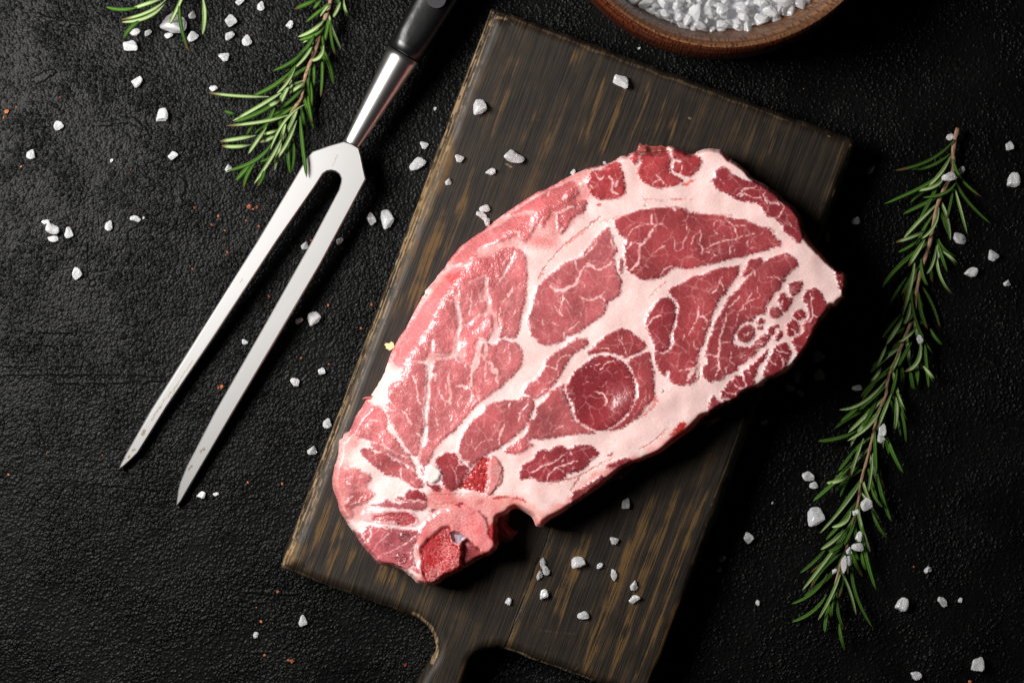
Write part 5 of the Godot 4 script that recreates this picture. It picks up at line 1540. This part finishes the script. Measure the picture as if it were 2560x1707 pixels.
# ------------------------------------------------------------------ loose salt
func build_salt() -> void:
	rng.seed = 55
	# view and place, width, height (in that view), turn, what it lies on (t table, b board, r rosemary), variant, label
	var list := [
		["S 795 278", 92, 70, -10, "t", 0, "blocky salt crystal below the leaves of the upper left rosemary tip"],
		["S 823 195", 62, 44, 30, "t", 1, "salt crystal tucked against the thin leaf of upper left rosemary"],
		["S 903 200", 46, 44, 0, "t", 2, "small dim salt crystal between upper left rosemary and the big grey one"],
		["S 1062 143", 150, 132, -30, "t", 3, "biggest grey salt crystal in the shade of the upper left rosemary"],
		["S 1030 216", 54, 40, 0, "t", 4, "salt crystal touching the lower end of the biggest grey one"],
		["S 1175 220", 72, 58, 30, "t", 5, "dim grey salt block between the two hanging upper left rosemary leaves"],
		["S 1172 88", 46, 50, 0, "t", 6, "dim salt crystal in shadow right above the hanging rosemary leaf"],
		["S 1410 122", 70, 75, 20, "t", 0, "upper salt crystal of the three left of the bushy rosemary"],
		["S 1403 218", 60, 58, 0, "t", 2, "middle salt crystal of the three left of the bushy rosemary"],
		["S 1508 245", 62, 68, 10, "t", 5, "rounded square salt crystal right of the three near bushy rosemary"],
		["S 1373 342", 60, 62, 40, "t", 7, "diamond shaped salt crystal below the three near bushy rosemary"],
		["S 832 497", 62, 78, -25, "t", 8, "wedge salt crystal alone on the table below upper left rosemary"],
		["S 983 705", 92, 80, 30, "t", 8, "large half-round salt crystal in the middle of the upper left table"],
		["S 352 768", 66, 60, 0, "t", 11, "salt crystal with a pointed corner near left edge crumbs"],
		["S 183 943", 54, 62, -10, "t", 5, "rounded salt crystal nearest the left edge of the table"],
		["S 1055 950", 62, 46, 25, "t", 0, "oblong salt crystal midway between left edge and bushy rosemary"],
		["S 1305 540", 52, 40, 0, "t", 4, "salt crystal at the tip of the longest pale rosemary leaf"],
		["S 1395 1028", 48, 46, 20, "t", 6, "salt crystal touching a lower leaf tip of the bushy rosemary"],
		["S 680 983", 22, 26, 0, "t", 2, "tiny salt grain alone on the upper left table"],
		["S 312 1395", 78, 90, 20, "t", 12, "large lobed salt crystal of the cluster at left table edge"],
		["S 275 1358", 50, 30, 0, "t", 4, "thin salt flake leaning on the large lobed one at left"],
		["S 320 1463", 64, 40, 5, "t", 1, "salt flake just below the large lobed one at left"],
		["S 420 1427", 52, 72, -20, "t", 7, "upright salt crystal right of the lobed cluster at left"],
		["S 662 1380", 48, 66, -10, "t", 5, "upright oval salt crystal on open table left of the fork"],
		["S 825 1338", 68, 42, 0, "t", 10, "tapering salt crystal on open table, next to a tiny bead"],
		["S 877 1335", 15, 16, 0, "t", 2, "tiny salt bead beside the tapering crystal"],
		["S 1465 5", 56, 42, 30, "t", 0, "salt crystal cut by the top edge above the three near rosemary"],
		["R 370 35", 46, 60, 0, "t", 5, "salt crystal near the top edge left of the bushy rosemary stem"],
		["R 545 148", 48, 52, 0, "t", 8, "small salt crystal left of the bushy rosemary's upper stem"],
		["R 1375 885", 48, 52, 20, "t", 7, "small bright salt crystal between fork neck and board"],
		["R 1330 1000", 112, 66, 28, "t", 5, "long oval salt crystal lying against the board's left rim"],
		["R 1145 1340", 78, 122, 15, "t", 3, "largest white salt crystal right of the fork's right prong"],
		["R 1048 1338", 50, 80, 20, "t", 0, "grey salt crystal paired left of the largest one near the prong"],
		["R 640 1502", 50, 52, 0, "t", 6, "salt crystal between the prongs near the fork's slot"],
		["R 855 1475", 46, 46, 0, "t", 2, "barely lit salt crystal in the fork's shadow"],
		["R 1440 665", 20, 26, 0, "t", 4, "tiny salt grain between fork neck and board rim"],
		["U 978 153", 58, 60, 15, "b", 7, "salt crystal on the board's left part, left of the large lobed one"],
		["U 1360 140", 145, 96, 0, "b", 12, "large lobed salt crystal on the board above the steak"],
		["U 1192 248", 72, 48, 0, "b", 8, "shield shaped salt crystal on the board below the large lobed one"],
		["U 897 318", 44, 50, 0, "b", 6, "smallest salt crystal near the board's left rim"],
		["U 1153 505", 76, 50, 0, "b", 5, "upper salt crystal of the stacked pair at the steak's upper left"],
		["U 1135 557", 92, 50, -25, "b", 10, "lower bent salt crystal of the stacked pair at the steak's upper left"],
		["U 1170 600", 56, 50, 60, "b", 9, "rounded salt crystal joined under the bent one beside the steak"],
		["U 1770 252", 34, 44, -10, "b", 8, "salt splinter peeping out along the steak's top left rim"],
		["E 1892 350", 46, 44, 0, "b", 1, "salt sliver half hidden behind the steak's top rim"],
		["Y 128 570", 72, 86, 0, "b", 3, "faceted salt crystal alone on the upper left of the board"],
		["Y 885 432", 90, 64, -35, "b", 0, "oval salt crystal on the board nearest the salt bowl"],
		["Y 980 258", 15, 15, 0, "t", 2, "tiny salt grain between the bowl and the board's far edge"],
		["V 425 187", 58, 72, 0, "t", 11, "bright salt crystal left of the fork at its middle"],
		["V 1370 570", 34, 32, 0, "t", 7, "small salt chip between the prongs at their middle"],
		["V 1652 793", 58, 44, -40, "t", 5, "salt crystal right of the right prong's middle"],
		["V 1745 1178", 56, 50, 0, "t", 6, "salt crystal by the board's left rim level with the prong tips"],
		["V 1757 437", 78, 74, 20, "t", 3, "large round salt crystal between right prong and board"],
		["V 1673 452", 46, 40, 0, "t", 2, "dim salt crystal left of the large round one near the prong"],
		["V 1122 1428", 52, 44, 0, "t", 8, "half-round salt crystal right of the right prong's tip"],
		["V 1207 1423", 34, 22, 0, "t", 4, "tiny salt chip right of the half-round one at the prong tip"],
		["V 1800 733", 42, 40, 0, "t", 0, "salt crystal between right prong and board above the middle one"],
		["Z 817 1058", 22, 26, 0, "t", 5, "salt crystal partly under the board's left rim, half way down"],
		["W 488 1093", 66, 92, -20, "t", 7, "salt crystal on dark table below the board's lower left corner"],
		["W 118 1200", 40, 50, -30, "t", 1, "dim grey salt sliver at the lower left of the table"],
		["W 2072 940", 50, 62, 0, "b", 8, "salt crystal on the board's handle side below the steak bone"],
		["X 1285 182", 62, 88, -15, "b", 0, "dark clear salt crystal in the steak's shadow"],
		["X 1197 467", 62, 66, 20, "b", 7, "shaded salt crystal nearest below the steak shadow on the board"],
		["X 640 645", 44, 90, 8, "b", 4, "upper part of the long leaning salt pair on the board"],
		["X 665 700", 54, 76, 20, "b", 5, "lower part of the long leaning salt pair on the board"],
		["X 615 740", 48, 76, 0, "b", 9, "salt crystal just left of the long leaning pair"],
		["X 917 640", 108, 88, 0, "b", 3, "brightest blocky salt crystal on the board's lower half"],
		["X 1082 663", 40, 60, -35, "b", 4, "small upright salt seed between the blocky and the bar shaped one"],
		["X 1192 735", 48, 92, 10, "b", 11, "bar shaped salt crystal on the board's lower half"],
		["X 1347 817", 60, 78, 0, "b", 6, "round clear salt crystal above the oblong one near the right rim"],
		["X 1348 920", 88, 54, 28, "b", 0, "oblong clear salt crystal near the board's right rim"],
		["X 645 888", 84, 72, 40, "b", 8, "glassy salt crystal on the board below the leaning pair"],
		["X 955 1047", 92, 62, 0, "b", 5, "lowest white salt crystal on the board"],
		["X 2232 445", 74, 88, 30, "t", 0, "dim salt crystal on dark table between board and rosemary"],
		["X 2305 950", 36, 44, 30, "t", 4, "small bright salt chip on dark table right of the board"],
		["X 2030 610", 60, 62, 0, "t", 2, "nearly black salt crystal just right of the board's rim"],
		["X 2010 690", 50, 50, 0, "t", 6, "nearly black salt crystal below another right of the board's rim"],
		["P 1362 183", 46, 50, 0, "t", 0, "salt crystal at the right edge level with the rosemary's top"],
		["P 1383 370", 80, 82, 20, "t", 8, "largest salt crystal right of the long rosemary's upper leaves"],
		["P 1035 350", 84, 48, 5, "r", 5, "salt crystal lying on the long rosemary's upper stem"],
		["P 1100 320", 40, 56, 0, "t", 2, "dim salt crystal behind the long rosemary's upper stem"],
		["P 1040 135", 46, 40, 0, "t", 4, "dim salt crystal behind the long rosemary's stem end"],
		["P 1092 688", 78, 58, -25, "t", 1, "grey wedge salt crystal right of the long rosemary"],
		["P 1278 780", 58, 64, 0, "t", 7, "bright round salt crystal right of the long rosemary"],
		["P 1153 870", 76, 54, 0, "t", 8, "triangular grey salt crystal below the bright round one"],
		["P 1350 930", 44, 36, 0, "t", 6, "small salt crystal near right edge below the bright round one"],
		["P 527 590", 50, 44, 0, "t", 5, "lone salt crystal between board corner and long rosemary"],
		["P 605 315", 62, 30, 40, "t", 4, "very dim salt sliver right of the board's far corner"],
		["P 370 682", 28, 60, 0, "t", 1, "very dim salt sliver right of the steak's upper fat"],
		["P 872 1235", 34, 50, 15, "r", 0, "white salt chip lying between the long rosemary's middle leaves"],
		["P 985 762", 36, 70, 0, "t", 2, "dim salt crystal under leaves right of the long rosemary's stem"],
		["P 533 1500", 60, 32, 0, "t", 5, "flat salt crystal left of the long rosemary, below the steak tip"],
		["P 325 1330", 66, 58, 0, "t", 3, "upper dim salt crystal of the group below the steak's right end"],
		["P 207 1440", 40, 74, 0, "t", 4, "tall dim salt crystal of the group below the steak's right end"],
		["P 325 1430", 60, 66, 0, "t", 0, "square dim salt crystal of the group below the steak's right end"],
		["P 170 1500", 50, 48, 0, "t", 7, "left dim salt crystal of the group below the steak's right end"],
		["P 222 1530", 46, 30, -30, "t", 1, "lowest dim salt sliver of the group below the steak's right end"],
		["Q 265 457", 70, 54, -25, "t", 11, "upper salt crystal of the close pair left of the long rosemary"],
		["Q 293 502", 48, 40, 0, "t", 5, "lower salt crystal of the close pair left of the long rosemary"],
		["Q 308 675", 92, 106, 0, "t", 3, "biggest salt crystal left of the long rosemary"],
		["Q 663 205", 42, 70, -10, "r", 0, "upper salt crystal of the pair resting on rosemary leaves"],
		["Q 658 252", 42, 46, 0, "r", 7, "lower salt crystal of the pair resting on rosemary leaves"],
		["Q 580 608", 62, 76, -15, "r", 11, "white horned salt crystal on the long rosemary's lower half"],
		["Q 520 650", 36, 36, 0, "r", 2, "small salt crystal left of the horned one on rosemary"],
		["Q 535 780", 38, 60, 0, "r", 8, "upright salt crystal on rosemary below the horned one"],
		["Q 532 835", 70, 46, -10, "r", 5, "flat oval salt crystal on the long rosemary's lower half"],
		["Q 483 855", 34, 42, 0, "r", 6, "small salt crystal left of the flat oval on rosemary"],
		["Q 457 928", 36, 96, 0, "r", 4, "long standing salt crystal on the lower rosemary stem"],
		["Q 483 910", 26, 56, 0, "r", 1, "narrow salt crystal right of the long standing one"],
		["Q 405 966", 26, 30, 0, "r", 2, "tiny salt chip left of the long standing one"],
		["Q 910 960", 42, 40, 0, "t", 9, "square salt crystal right of the lower rosemary"],
		["Q 768 1147", 74, 80, 0, "t", 8, "large salt crystal right of the lowest rosemary leaves"],
		["Q 990 1133", 68, 44, -35, "t", 10, "tapering salt crystal at the lower right of the table"],
		["Q 1083 1122", 30, 24, 30, "t", 4, "tiny salt chip right of the tapering one at lower right"],
		["Q 1180 1467", 70, 84, -20, "t", 0, "large grey salt crystal in the lower right corner"],
		["Q 845 1527", 60, 50, -40, "t", 8, "salt crystal at the bottom edge below the long rosemary"],
		["Q 25 163", 38, 36, 0, "t", 2, "very dim round salt crystal right of the board below the steak"],
		["Q 70 597", 14, 16, 0, "t", 6, "tiny salt grain on dark table left of the lower rosemary"],
	]
	for g in list:
		var v: String = g[0].left(1)
		var s: float = VIEWS[v][2]
		var p := pts(g[0])[0]
		var base: float = {"t": 0.0, "b": BOARD_TOP, "r": 0.0068}[g[4]]
		grain(p.x, p.y, g[1] / s, g[2] / s, g[3], base, g[5], g[6], {"t": "loose salt crystals on the black table", "b": "loose salt crystals on the cutting board", "r": "salt crystals caught on the rosemary"}[g[4]])
